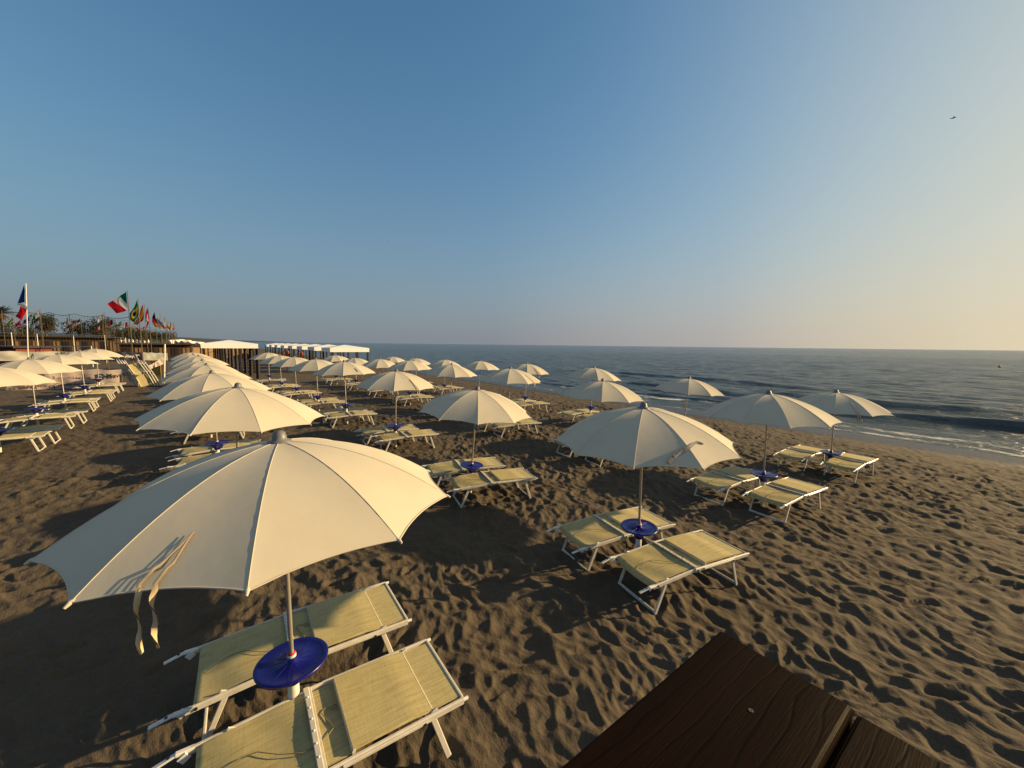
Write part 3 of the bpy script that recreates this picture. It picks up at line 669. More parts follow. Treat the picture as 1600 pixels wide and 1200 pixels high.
for rn, lst in rows.items():
    for i, (x, y, apx, rt, disc, tilt, strap, ang) in enumerate(lst):
        if apx is None:
            d = np.array([x/y, 1, (2.2+gz(x, y)-EYE)/y]); q = np.array([d@RT, d@UP, d@FW]); apx = (800+F*q[0]/q[2], 600-F*q[1]/q[2])
        rot = R(rt[1]) if isinstance(rt, tuple) else tiprot(apx[0], rt, y)
        o, g0 = umbrella(x, y, apx, rot, disc, tilt, strap)
        tag(o, special.get((rn, i), f'cream parasol, {ordinal(i)} from the front in {rowname[rn]}'), 'parasol', 'cream beach parasols planted in rows')
        for q, dk in ((0, -.33), (1, .66)):
            if (rn, i, q) in HIDE: continue
            nm = bedspecial.get((rn, i, q), f"{'nearer' if q == 0 else 'farther'} sunbed under the {ordinal(i)} parasol of {rowname[rn]}")
            jit = 0 if i < 2 else random.uniform(-.05, .05)
            a_ = ang+jit
            sunbed(x, y, (.06 if rn in 'AB' and i == 0 else random.uniform(-.08, .12)), dk + (-.12*(abs(ang) > .15)), a_, nm)
# ------------------------------------------------------------------ wooden ledge in the foreground
def ledge():
    ztop = 2.45
    def on(px, z): d = ray(px); s_ = (z-EYE)/d[2]; return Vector((d[0]*s_, d[1]*s_, z))
    c0, c1 = on((1125, 983), ztop), on((1335, 1103), ztop); l1 = on((868, 1200), ztop)
    ax = (l1-c0).normalized(); ay = (c1-c0).normalized(); ay = (ay-ax*ay.dot(ax)).normalized(); wd = (c1-c0).length
    root = thing('wooden_ledge', c0)
    m3 = Matrix((( ax.x, ay.x, 0), (ax.y, ay.y, 0), (0, 0, 1)))
    root.rotation_euler = (0, 0, math.atan2(ax.y, ax.x))
    flip = 1 if m3.determinant() > 0 else -1
    def plank(y0, y1, ztop_, th, ln, x0=0.0, seed=0):
        b = MB(); g_ = np.random.default_rng(seed); n = 40; xs = np.linspace(x0, ln, n)
        e0 = .0015*np.cumsum(g_.normal(0, .5, n)); e1 = .0015*np.cumsum(g_.normal(0, .5, n)); c = .006
        prof = lambda a, b_: [(a, -th), (a, -c), (a+c*.35, -c*.3), (a+c, 0)] + [(a+(b_-a)*f, .0006*math.sin(f*9)) for f in (.2, .4, .6, .8)] + [(b_-c, 0), (b_-c*.35, -c*.3), (b_, -c), (b_, -th)]
        P = []
        for i, x in enumerate(xs):
            pr = prof(y0+e0[i]*.4, y1+e1[i]*.4)
            P.append([(x+(.004 if i == 0 and zz > -.003 else 0), yy*flip, ztop_+zz) for yy, zz in pr])
        P = np.array(P); b.grid(P, smooth=False, flip=(flip > 0))
        k_ = len(P[0])
        b.add(P[0], [tuple(range(k_)) if flip > 0 else tuple(range(k_-1, -1, -1))]); b.add(P[-1], [tuple(range(k_-1, -1, -1)) if flip > 0 else tuple(range(k_))])
        b.add([P[0][0], P[0][-1], P[-1][-1], P[-1][0]], [(0, 1, 2, 3)])
        return b
    p1 = plank(0, wd, 0, .035, 1.5, seed=1).build('upper_plank', M['wood'], root)
    b = MB(); sc = on((1173, 1110), ztop); sc = sc-c0; q = Vector((sc.dot(ax), sc.dot(ay)*flip, 0))
    b.lathe([(.0036, .0), (.0033, .0003), (.0014, .0003), (.0012, .0001), (0, .0001)], c=q, n=14); b.build('screw', M['net'], p1)
    plank(wd+.004, wd*2.3, -.007, .035, 1.5, x0=-.001, seed=2).build('lower_plank', M['wood'], root)
    b = MB(); b.box((.55, flip*wd*1.0, -.035-.06-.032), (.09, wd*1.9, .11)); b.build('bearer', M['wood'], root)
    b = MB(); b.box((.55, flip*wd*.9, -1.36), (.09, .09, 2.34)); b.build('post', M['wood'], root)
    return tag(root, 'dark stained plank ledge in the front right corner beside the camera', 'ledge')
ledge()
# ------------------------------------------------------------------ flags
def spl(ctrl, n):
    c = np.array(ctrl, float); t = np.linspace(0, len(c)-1, n); i = np.minimum(t.astype(int), len(c)-2); f = (t-i)[:, None]
    p0 = c[np.maximum(i-1, 0)]; p1 = c[i]; p2 = c[i+1]; p3 = c[np.minimum(i+2, len(c)-1)]
    return .5*((2*p1)+(-p0+p2)*f+(2*p0-5*p1+4*p2-p3)*f**2+(-p0+3*p1-3*p2+p3)*f**3)
def flagpole(px, pytop, y, top_e, bot_e, colour, label, radius=.035, polemat=None, base_px=None, pole_extra=.12, seed=0, scale=1.0, lean=0.0):
    """top_e/bot_e: the two long edges of the drooping cloth, in photo pixels relative to the pole top; laid out at true size at distance y"""
    p = at(px, pytop, y); k_ = y/F*scale
    g0 = gz(p.x, p.y); root = thing('flagpole', (p.x-math.tan(lean)*(p.z-g0), p.y, g0)); root.rotation_euler = (0, lean, 0)
    b = MB(); b.tube([(0, 0, -.3), (0, 0, (p.z-g0)*.5), (0, 0, p.z-g0+pole_extra)], [radius, radius*.9, radius*.7], 8); b.build('pole', polemat or M['rusty'], root)
    nu, nv = 25, 17; E0 = spl(top_e, nu); E1 = spl(bot_e, nu); P = np.zeros((nu, nv, 3)); g_ = np.random.default_rng(seed); ph = g_.random(3)*6
    for i in range(nu):
        for j in range(nv):
            u, v = i/(nu-1), j/(nv-1); q = E0[i]*(1-v)+E1[i]*v
            dep = -.09-.10*u+.10*u*math.sin(5*u+2.5*v+ph[0])+.04*u*math.sin(11*u-4*v+ph[1])
            P[i, j] = (q[0]*k_-radius*.5, dep-.0, p.z-g0-q[1]*k_)
    keys = []; idx = {}
    def mf(i, j):
        c = colour((i+.5)/(nu-1), (j+.5)/(nv-1))
        if c not in idx: idx[c] = len(keys); keys.append(c)
        return idx[c]
    b = MB(); b.grid(P, mfun=mf); o = b.build('flag', [M['f_'+c] for c in keys], root)
    return tag(root, label, 'flagpole', 'flagpoles behind the beach')
def vert(*cs): return lambda u, v: cs[min(len(cs)-1, int(u*len(cs)))]
def horz(*cs): return lambda u, v: cs[min(len(cs)-1, int(v*len(cs)))]
def brazil(u, v):
    if (u-.5)**2*2.2+(v-.5)**2*1.2 < .045: return 'blue'
    return 'yellow' if abs(u-.5)/.42+abs(v-.5)/.42 < 1 else 'green'
def swiss(u, v):
    a, b_ = abs(u-.5), abs(v-.5); return 'white' if (a < .10 and b_ < .32) or (b_ < .10 and a < .32) else 'red'
def usa(u, v): return 'blue' if u < .4 and v < .5 else ('red' if int(v*9) % 2 == 0 else 'white')
def greek(u, v): return 'sky' if int(v*7) % 2 == 0 else 'white'
def spain(u, v): return 'gold' if .28 < v < .72 else 'red'
flagpole(40.5, 445, 27, [(0, 0), (-9, 29), (-6, 33), (-14, 49)], [(1, 9), (1, 26), (4, 37), (0, 56)], vert('blue', 'white', 'red'), 'white flagpole with limp blue white and red flag at far left', .03, M['white_pole'], seed=1, lean=.08)
flagpole(199, 456, 36, [(0, 0), (-9.7, -0.3+7), (-20, 14), (-29.5, 19.5)], [(0, 13), (1, 19), (-1, 28), (-17, 33)], vert('green', 'white', 'red'), 'tallest flagpole flying a spread green white and red flag', .036, seed=2)
flagpole(215.5, 469, 42, [(0, 0), (-5, 11), (-11, 20), (-12, 29)], [(1, 12), (1, 24), (-3, 30), (-8, 34)], brazil, 'flagpole with large drooping green flag bearing a yellow diamond', .045, seed=3)
flagpole(225.5, 476, 47, [(-1, 0), (-6, 10), (-9, 20), (-17, 30)], [(0, 14), (-2, 24), (-7, 28), (-11, 31)], spain, 'flagpole with drooping red and yellow flag', .032, seed=4)
flagpole(231.5, 481, 51, [(0, 0), (-4, 11), (-5, 20), (-4, 31)], [(1, 10), (2, 18), (1, 24), (-1, 31)], swiss, 'flagpole with hanging red flag and white cross', .036, seed=5)
flagpole(242, 488, 59, [(0, 0), (-3, 8), (-4, 14), (-2, 20)], [(1, 7), (3, 14), (4, 19), (3, 24)], vert('black', 'red', 'gold'), 'flagpole with limp black red and gold flag', .036, seed=6)
smalls = [(250, 491.5, 65, vert('white', 'sky', 'orange', 'white'), 'white flag marked with blue and orange'), (257.5, 497, 73, vert('white', 'white', 'orange', 'white'), 'white flag with a faint orange patch'),
          (262.5, 500.5, 79, vert('white', 'orange', 'white'), 'white flag with an orange middle band'), (267, 503, 86, horz('white', 'orange', 'white'), 'white flag with one lengthwise orange band'), (271.5, 504, 92, vert('white', 'white', 'red', 'white'), 'farthest white flag at the end of the line')]
for i, (px, py, y, cf, lb) in enumerate(smalls):
    sc_ = [1.25, 1.0, .9, .8, .7][i]
    flagpole(px, py, y, [(0, 0), (-4, 6), (-6, 11), (-5, 15)], [(1, 7), (3, 12), (2, 16), (2, 19)], cf, f'flagpole with {lb} in the receding flag line', .055, seed=20+i, scale=sc_)
back = [(22, 497, 58, horz('green', 'yellow', 'green'), 'green and yellow flag', 1.0), (33, 500, 60, vert('red', 'red', 'orange'), 'red flag with orange edge', .9), (51, 491, 56, vert('navy', 'navy', 'blue'), 'dark navy flag', 1.0),
        (63, 483.5, 50, vert('white', 'white', 'green', 'white'), 'tall pale flag with a hint of green', 1.3), (62.5, 500, 54, greek, 'blue and white striped flag', .9),
        (112, 498, 62, vert('white', 'sky', 'white'), 'white flag with blue stain', 1.0), (113, 508, 66, vert('red', 'white'), 'small half red half white flag', .7), (126, 498, 60, usa, 'red striped flag with blue corner', 1.0),
        (163, 488, 54, vert('white', 'white', 'white', 'sky'), 'large white flag', 1.25), (160, 507, 66, vert('red', 'white', 'red'), 'small red and white flag', .7), (177, 499, 60, vert('navy', 'red', 'gold'), 'dark blue red and gold flag', .85),
        (190, 502, 64, brazil, 'small green flag with yellow diamond', .75), (199.5, 503, 66, vert('red', 'white', 'white'), 'white flag with red hoist', .8), (209, 508, 70, vert('yellow', 'yellow', 'green'), 'small bright yellow flag', .65),
        (219, 509, 72, vert('white', 'red', 'white'), 'small white flag with red centre', .6), (226, 510, 74, vert('red', 'white', 'red'), 'smallest red and white flag beneath the cross flag', .55)]
for i, (px, py, y, cf, lb, sc_) in enumerate(back):
    flagpole(px, py, y, [(0, 0), (-4, 3), (-8, 7), (-12, 9)], [(0, 8), (-4, 10), (-8, 13), (-11, 15)], cf, f'thin flagpole with {lb} behind the volleyball courts', .026, seed=40+i, scale=sc_)
# ------------------------------------------------------------------ ball-stop net and courts
def netfence():
    y = 41; a = at(2, 484, y); c = at(202, 495, y-4); root = thing('ball_stop_fence', (a.x, a.y, gz(a.x, a.y)))
    o0 = Vector(root.location)
    for i, px in enumerate((2, 20, 66, 113, 163, 202)):
        f = (px-2)/200; p = a.lerp(c, f); b = MB(); b.tube([Vector((p.x, p.y, gz(p.x, p.y)-.2))-o0, p-o0], .025, 6); b.build('post', M['rusty'], root)
    b = MB(); b.tube([a.lerp(c, t)-o0-Vector((0, 0, .22*math.sin(math.pi*((t*5) % 1)))) for t in np.linspace(0, 1, 41)], .022, 5); b.build('top_cable', M['net'], root)
    b = MB()
    for t in np.linspace(.01, .99, 44):
        p = a.lerp(c, t)-o0; b.tube([p-Vector((0, 0, .1)), p-Vector((0, 0, 3.2))], .0055, 4, caps=False)
    for q in range(7): b.tube([a.lerp(c, t)-o0-Vector((0, 0, .35+.45*q)) for t in (0, .5, 1)], .0055, 4, caps=False)
    b.build('netting', M['net'], root)
    tag(root, 'tall see-through ball stop netting strung on thin brown posts', 'net fence')
netfence()
def court_net(x0, x1, ytop, y, hgt, label, pm='white_pole', bottom=True, side=True, tape=.07):
    a, c = at(x0, ytop[0], y), at(x1, ytop[1], y); g0 = gz(a.x, a.y); root = thing('volleyball_net', (a.x, a.y, g0)); o0 = Vector(root.location)
    for p in (a, c):
        b = MB(); b.tube([Vector((p.x, p.y, gz(p.x, p.y)-.2))-o0, p-o0+Vector((0, 0, .06))], .036, 8); b.build('post', M[pm], root)
    b = MB(); d = c-a; b.beam(a-o0, c-o0, .02, tape, side=(0, 1, 0)); b.build('top_tape', M['tape'], root)
    if bottom:
        b = MB(); dn = Vector((0, 0, -hgt)); b.beam(a-o0+dn, c-o0+dn, .02, tape*.6); b.build('bottom_tape', M['tape'], root)
        b = MB()
        for t in np.linspace(.01, .99, 60): p = a.lerp(c, t)-o0; b.tube([p, p+dn], .005, 4, caps=False)
        for q in (.25, .5, .75): b.tube([a-o0+dn*q, c-o0+dn*q], .005, 4, caps=False)
        b.build('netting', M['net'], root)
    return tag(root, label, 'volleyball net', 'volleyball nets on the courts')
court_net(-60, 142.5, (540, 541.5), 40, .75, 'long near volleyball net with white top tape, left of the leaning sunbeds')
court_net(57.5, 163, (521.5, 524.5), 47, .6, 'volleyball net with bright white end post beyond the nearest net', bottom=False)
court_net(114.5, 196, (525, 528.5), 54, .6, 'short volleyball net farther back toward the tricolour pole', bottom=False, tape=.06)
court_net(-40, 17.5, (519, 520), 47, .6, 'volleyball net cut by the left edge of the view', bottom=False)
# ------------------------------------------------------------------ banners
def banner(name, x0, x1, yt, yb, y0, y1, m_, label, sag=.06, seed=0, texts=(), posts=True, logo=None):
    a0, c0 = at(x0, yt[0], y0), at(x1, yt[1], y1); a1, c1 = at(x0, yb[0], y0), at(x1, yb[1], y1)
    root = thing(name, (a1.x, a1.y, a1.z)); o0 = Vector(root.location); g_ = np.random.default_rng(seed); ph = g_.random(4)*6
    nu, nv = 60, 8; P = np.zeros((nu, nv, 3)); nrm = Vector(((c0-a0).y, -(c0-a0).x, 0)).normalized()
    if nrm.y > 0: nrm = -nrm
    def surf(u, v):
        p = (a0.lerp(c0, u)).lerp(a1.lerp(c1, u), v)
        w_ = .05*math.sin(9*u+ph[0]+2*v)+.03*math.sin(23*u+ph[1]-3*v)
        return p+nrm*w_*math.sin(math.pi*(.15+.7*v))+Vector((0, 0, -sag*abs(math.sin(math.pi*u*3))*(1-v)))
    for i in range(nu):
        for j in range(nv): P[i, j] = surf(i/(nu-1), j/(nv-1))-o0
    b = MB(); b.grid(P); Q = P+np.array(nrm)*-.006; b.grid(Q, flip=True); cl = b.build('cloth', m_, root)
    if posts:
        for u in (0, .5, 1):
            p = surf(u, 0)-nrm*.05; b = MB(); b.tube([Vector((p.x, p.y, gz(p.x, p.y)-.2))-o0, p-o0+Vector((0, 0, .08))], .022, 6); b.build('post', M['rusty'], root)
    ang = math.atan2((c0-a0).y, (c0-a0).x)
    for body, u, v, size, mk in texts:
        p = surf(u, v)+nrm*.075-o0; mm = Matrix.Translation(p) @ Matrix.Rotation(ang, 4, 'Z') @ Matrix.Rotation(math.pi/2, 4, 'X')
        text_mesh(body, size, M[mk], cl, bold=size*.02, mw=mm)
    if logo:
        u, v, w_, h_ = logo; p = surf(u, v)+nrm*.07-o0; rt_ = Matrix.Rotation(ang, 3, 'Z')
        b = MB(); b.box(p, (w_, .008, h_), rot=rt_); lg = b.build('logo', M['logo_blue'], cl)
        b = MB(); q = p+nrm*.012; ex = rt_ @ Vector((1, 0, 0)); ez = Vector((0, 0, 1))
        pts = [q+ex*(-.32*w_)+ez*(.22*h_), q+ex*(.0*w_)+ez*(.10*h_), q+ex*(.36*w_)+ez*(-.30*h_), q+ex*(.05*w_)+ez*(-.10*h_)]
        b.add(pts, [(3, 2, 1, 0)]); b.build('wave_mark', M['print_white'], lg)
    return tag(root, label, 'banner')
banner('banner', 70, 189, (575, 577), (612, 612), 23.5, 25.5, M['banner_pink'], 'pinkish banner with a blue logo and Mavi lettering, left of the leaning sunbeds', seed=3,
       texts=[('Mavi', .895, .27, .36, 'ink'), ('Giardini del Mare', .38, .40, .20, 'ink_brown')], logo=(.715, .28, .30, .24))
banner('banner', 10, 150, (590, 591), (616, 608), 20.9, 22.9, M['banner_pink'], 'lower pale banner printed in dark letters behind the left row of parasols', seed=5,
       texts=[('Giardini del Mare', .74, .46, .20, 'ink_brown'), ('Giardini del Mare', .22, .52, .20, 'ink_brown')])
banner('banner', 168, 222, (548.5, 550), (563, 563.5), 34, 35.6, M['banner_navy'], 'navy blue banner reading BeVolley.TV beneath the flagpoles', seed=7, texts=[('BeVolley.TV', .58, .50, .36, 'print_white')])
banner('banner', 223.5, 262, (550, 551.5), (563, 563), 37, 39.5, M['grey_banner'], 'grey green banner right of the navy one, half hidden by thin poles', seed=8)
banner('banner', -60, 148, (548, 549), (564, 564), 29.7, 34, M['banner_white'], 'long sunlit white banner at the foot of the volleyball courts', seed=9, texts=[('PICAD', .80, .22, .40, 'ink')])
banner('banner', 232, 257.5, (571, 557), (578, 568), 26, 27, M['banner_pink'], 'slanting pink cloth tied to a white pole, right of the leaning sunbeds', sag=.03, seed=10, posts=False)
p = at(255.5, 590, 26.5); t_ = at(257.5, 538, 26.5); b = MB(); b.tube([(p.x, p.y, gz(p.x, p.y)-.2), tuple(t_)], .045, 10); b.tube([tuple(t_), (t_.x, t_.y, t_.z+.02)], .052, 10)
tag(b.build('pole', M['white_pole']), 'bare white pole standing behind the cream parasols, right of leaning sunbeds', 'pole')
# yellow board
a = at(239, 596, 27.2); root = thing('noticeboard', (a.x, a.y, gz(a.x, a.y))); b = MB(); b.box((.3, 0, .95), (.62, .03, .95)); b.build('board', M['yellow'], root)
for q in (.05, .55): b = MB(); b.beam((q, .03, -.1), (q, .03, 1.45), .05, .04); b.build('leg', M['rusty'], root)
tag(root, 'yellow brown board on two legs under the pink cloth', 'board')
# leaning folded sunbeds
fold0 = make_sunbed(folded=True); ff = [fold0]
def leaning(px, py_base, y, edge_on, lean, label):
    o = ff.pop() if ff else copy_tree(fold0)
    b_ = at(px, py_base, y); g0 = gz(b_.x, b_.y)
    # bed x-axis -> up (leaning left), bed z-axis -> sideways (edge-on) or towards the viewer
    rt_ = Vector((.72, .69, 0)); tv_ = Vector((.69, -.72, 0))
    upv = (rt_*-math.sin(lean)-tv_*.12+Vector((0, 0, math.cos(lean)))).normalized()
    zv = rt_ if edge_on else tv_
    zv = (zv-upv*zv.dot(upv)).normalized(); xv = -upv; yv = zv.cross(xv)
    m4 = Matrix.Identity(4)
    for i in range(3): m4[i][0] = xv[i]; m4[i][1] = yv[i]; m4[i][2] = zv[i]
    m4.translation = Vector((b_.x, b_.y, g0))+upv*.92-zv*.38
    o.matrix_world = m4
    return tag(o, label, 'sunbed', 'folded sunbeds leaning in a stack')
names_ = ['leftmost', 'second from left', 'third from left', 'fourth from left']
for i, px in enumerate((207, 211.5, 215.5, 219.5)): leaning(px, 602.5+i*.1, 24.5-.1*i, True, R(19), f'{names_[i]} of the folded sunbeds leaning on edge by the Mavi banner')
leaning(228, 602, 24.2, False, R(19), 'folded sunbed facing outward in the leaning stack, its orange-lit fabric showing')
for i, px in enumerate((241, 245.5, 250)): leaning(px, 600-i*.2, 24.6+.1*i, True, R(21), f"{['first', 'second', 'last'][i]} folded sunbed on edge to the right of the outward facing one")
# ------------------------------------------------------------------ buildings, palisade, pavilions
def long_building(name, x0, x1, ytop, y0, y1, m_, label, depth=5, roofm='brown_wall', nwin=5):
    a, c = at(x0, ytop[0], y0), at(x1, ytop[1], y1); root = thing(name, (a.x, a.y, gz(a.x, a.y))); o0 = Vector(root.location)
    d = Vector((c.x-a.x, c.y-a.y, 0)); L_ = d.length; d.normalize(); n_ = Vector((d.y, -d.x, 0)); 
    if n_.y > 0: n_ = -n_
    rot = Matrix((( d.x, -n_.x, 0), (d.y, -n_.y, 0), (0, 0, 1))); h = a.z-o0.z; mid = d*L_/2-n_*depth/2
    b = MB(); b.box(mid+Vector((0, 0, h/2-.2)), (L_, depth, h-.3+.4), rot=rot); b.build('wall', m_, root)
    b = MB(); b.box(mid+Vector((0, 0, h-.05+.0)), (L_+.8, depth+1.0, .16), rot=rot); b.build('roof', M[roofm], root)
    for i in range(nwin):
        t = (i+.5)/nwin; p = d*L_*t+n_*.012+Vector((0, 0, h*.5)); wd = L_/nwin*.62
        b = MB(); b.box(p, (wd, .06, h*.5), rot=rot); o = b.build('shutter', M['tan_wood' if i % 2 else 'post_wood'], root)
        b = MB(); b.box(p+n_*.04, (.08, .03, h*.5), rot=rot); b.build('slat', M['post_wood'], o)
    return tag(root, label, 'building', 'low beach buildings behind the courts')
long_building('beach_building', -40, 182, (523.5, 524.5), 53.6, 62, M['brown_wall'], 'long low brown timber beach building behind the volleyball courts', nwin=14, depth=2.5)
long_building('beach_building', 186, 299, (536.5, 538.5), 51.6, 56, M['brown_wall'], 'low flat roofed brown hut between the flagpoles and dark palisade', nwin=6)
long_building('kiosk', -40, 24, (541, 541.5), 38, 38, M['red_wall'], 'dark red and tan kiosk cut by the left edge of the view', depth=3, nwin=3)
fa, fc = at(301, 542.5, 60), at(396, 544.5, 70); fence = thing('board_fence', (fa.x, fa.y, gz(fa.x, fa.y))); o0 = Vector(fence.location)
for i in range(9):
    p, q = fa.lerp(fc, i/9), fa.lerp(fc, (i+1)/9); dd_ = (q-p); b = MB(); hh = (p.z+q.z)/2-o0.z
    b.beam(Vector((p.x, p.y, o0.z+hh/2))-o0, Vector((q.x, q.y, o0.z+hh/2))-o0-dd_.normalized()*.12, .05, hh*.98, side=(dd_.y, -dd_.x, 0), chamfer=.05); b.build('panel', M['tan_wood'], fence)
    b = MB(); b.box(Vector((q.x, q.y, o0.z+hh/2))-o0, (.14, .14, hh+.3)); b.build('post', M['post_wood'], fence)
tag(fence, 'sunlit tan board fence seen between the dark palisade posts', 'fence')
# dark palisade running along the coast under the first pavilion
pal = thing('palisade', tuple(at(404, 590, 31.5))); pal.location.z = gz(*pal.location[:2]); o0 = Vector(pal.location)
p0 = Vector((pal.location.x, pal.location.y)); dirK = Vector((-.655, .756))
for i in range(20):
    q = p0+dirK*(i*3.35+(.25 if i % 2 else 0)); b = MB(); z0 = gz(q.x, q.y)
    b.box(Vector((q.x, q.y, z0+1.15))-o0, (.20, .20, 2.5), rot=Matrix.Rotation(random.uniform(-.03, .03), 3, 'Y')); b.build('post', M['post_wood'], pal)
b = MB(); q1 = p0+dirK*(19*3.35); b.beam(Vector((p0.x, p0.y, z0+1.3))-o0, Vector((q1.x, q1.y, z0+1.3))-o0, .03, .05); b.build('wire', M['net'], pal)
tag(pal, 'palisade of tall dark brown posts marching back along the beach', 'palisade')
def pavilion(cx, cy, w_, d_, zeave, rise, label, val=.42, dark=True):
    g0 = gz(cx, cy); root = thing('pavilion', (cx, cy, g0)); root.rotation_euler = (0, 0, math.atan2(.605, .796)); h = zeave-g0
    b = MB(); x, y = w_/2, d_/2; b.add([(-x, -y, h), (x, -y, h), (x, y, h), (-x, y, h), (-x*.04, 0, h+rise), (x*.04, 0, h+rise)], [(0, 1, 5, 4), (1, 2, 5), (2, 3, 4, 5), (3, 0, 4)])
    b.build('roof', M['roof_white'], root)
    b = MB()
    for s_ in (-1, 1): b.box((0, s_*y, h-val/2), (w_+.04, .03, val)); b.box((s_*x, 0, h-val/2), (.03, d_-.06, val))
    b.build('valance', M['roof_white'], root)
    for sx in (-1, 1):
        for sy in (-1, 1): b = MB(); b.box((sx*(x-.12), sy*(y-.12), (h-val)/2-.1), (.15, .15, h-val+.2)); b.build('post', M['post_wood'], root)
    for sx in (-.33, .33): b = MB(); b.box((sx*w_/2, -(y-.12), (h-val)/2-.1), (.13, .13, h-val+.2)); b.build('post', M['post_wood'], root)
    return tag(root, label, 'pavilion', 'white roofed beach pavilions')
c = at(361, 545, 33.0); pavilion(c.x-1.1, c.y+1.4, 3.85, 3.6, at(361, 537, 33.5).z, .30, 'largest white roofed pavilion above the dark palisade', val=.38)
c = at(546.5, 549, 40); base = Vector((c.x-1.1, c.y+1.5)); zeave = at(546.5, 543.8, 40).z
words = ['nearest white pavilion of the seaside row, standing clear at its right end', 'second white pavilion of the seaside row', 'third white pavilion of the seaside row', 'fourth white pavilion of the seaside row', 'fifth white pavilion of the seaside row',
         'sixth white pavilion of the seaside row', 'seventh white pavilion of the seaside row', 'farthest white pavilion of the seaside row, beside the biggest one']
for i in range(8):
    q = base+Vector((-.615, .788))*7.0*i; pavilion(q.x, q.y, 3.75, 3.8, zeave, .30, words[i] if i in (0, 7) else words[i]+' behind the parasols', val=.40)
for i, (px, py) in enumerate(((447, 551), (469, 553))):
    q = at(px, py, 44); root = thing('lifebuoy', tuple(q)); b = MB(); b.tube([(.27*math.cos(t), 0, .27*math.sin(t)) for t in np.linspace(0, 2*math.pi, 20)], .07, 8, caps=False); b.build('ring', M['skin_orange'], root)
    b = MB(); b.box((0, .07, -1.0), (.09, .05, 2.2)); b.build('post', M['post_wood'], root)
    tag(root, ['orange lifebuoy on a post under the middle pavilions, left one', 'orange lifebuoy on a post farther right beneath the pavilions'][i], 'lifebuoy')
# far white, pink and red huts along the coast
huts = [(268, 531, 130), (274, 530.5, 140), (280, 531.5, 125), (284, 530.5, 150), (289, 532, 120), (294, 531.5, 150), (299, 533, 120), (304, 533.5, 125), (309, 534, 130), (313, 534.5, 120)]
hw_ = ['leftmost', 'second', 'third', 'fourth', 'fifth', 'sixth', 'seventh', 'eighth', 'ninth', 'last']
for i, (px, py, y) in enumerate(huts):
    c = at(px, py, y); g0 = gz(c.x, c.y)-.5; root = thing('beach_hut', (c.x, c.y, g0)); h = c.z-g0
    wd = random.uniform(1.2, 2.0); b = MB(); b.box((0, 0, h*.4), (wd, 2.2, h*.8)); b.build('wall', M[['hut_white', 'hut_pink', 'hut_red', 'hut_white', 'hut_pink'][i % 5]], root)
    b = MB(); b.add([(-wd*.6, -1.3, h*.79), (wd*.6, -1.3, h*.79), (wd*.6, 1.3, h*.79), (-wd*.6, 1.3, h*.79), (0, -1.3, h), (0, 1.3, h)], [(0, 1, 4), (1, 2, 5, 4), (2, 3, 5), (3, 0, 4, 5), (3, 2, 1, 0)]); b.build('roof', M['hut_pink' if i % 3 == 1 else 'hut_white'], root)
    b = MB(); b.box((0, -1.11, h*.3), (wd*.4, .04, h*.5)); b.build('door', M['hut_red'], root)
    tag(root, f'{hw_[i]} tiny beach hut from the left in the distant white and red line', 'beach hut', 'distant beach huts along the coast')
for i in range(14):
    px = 152+i*6.1; y = 88+i*1.5; c = at(px, 525.5+i*.35, y); g0 = gz(c.x, c.y); root = thing('closed_parasol', (c.x, c.y, g0)); h = c.z-g0
    b = MB(); b.lathe([(0, h), (.16, h-.25), (.24, h-.75), (.10, h-1.1), (0, h-1.1)], n=8); b.build('cloth', M['hut_white'], root)
    b = MB(); b.tube([(0, 0, -.2), (0, 0, h-1)], .04, 6); b.build('pole', M['rusty'], root)
    tag(root, f'{ordinal(i) if i < 9 else ["tenth", "eleventh", "twelfth", "thirteenth", "last"][i-9]} small closed white parasol from the left, behind the flagpoles', 'parasol', 'closed white parasols behind the flagpoles')
# ------------------------------------------------------------------ vegetation and hills
def tree(px, pytop, y, wpx, hpx, label, dry=False, seed=0, kind='bush_tree', cat='tree'):
    t = at(px, pytop, y); k_ = y/F; w_, h_ = wpx*k_, hpx*k_; g0 = gz(t.x, t.y); root = thing(kind, (t.x, t.y, g0)); top = t.z-g0
    g_ = np.random.default_rng(seed); b = MB(); cz = top-h_/2
    b.tube([(0, 0, -.2), (.1, 0, cz*.6), (0, 0, cz)], [.16, .13, .09], 8)
    for q in range(7):
        a = q*.9; b.tube([(0, 0, cz*.75), (math.cos(a)*w_*.2, math.sin(a)*w_*.2, cz), (math.cos(a)*w_*.38, math.sin(a)*w_*.38, cz+h_*.2*math.sin(q*2))], [.07, .05, .02], 5)
    b.build('trunk', M['bark'], root)
    b = MB(); cl = [(g_.normal(0, .24)*w_, g_.normal(0, .2)*w_, cz+g_.uniform(-.42, .36)*h_) for _ in range(16)]
    for i in range(2600):
        c = Vector(cl[g_.integers(len(cl))])+Vector(g_.normal(0, 1, 3))*Vector((w_*.09, w_*.09, h_*.09)).length*.6
        s_ = g_.uniform(.08, .2); d1 = Vector(g_.normal(0, 1, 3)).normalized(); d2 = d1.orthogonal().normalized()
        b.add([c-d1*s_, c+d2*s_*.4, c+d1*s_, c-d2*s_*.4], [(0, 1, 2, 3)], int(g_.random() < .35)+(1 if dry and c.z < cz-.05*h_ and g_.random() < .8 else 0))
    b.build('crown', [M['leaf_a'], M['leaf_b'], M['dead_leaf']], root); return tag(root, label, cat)
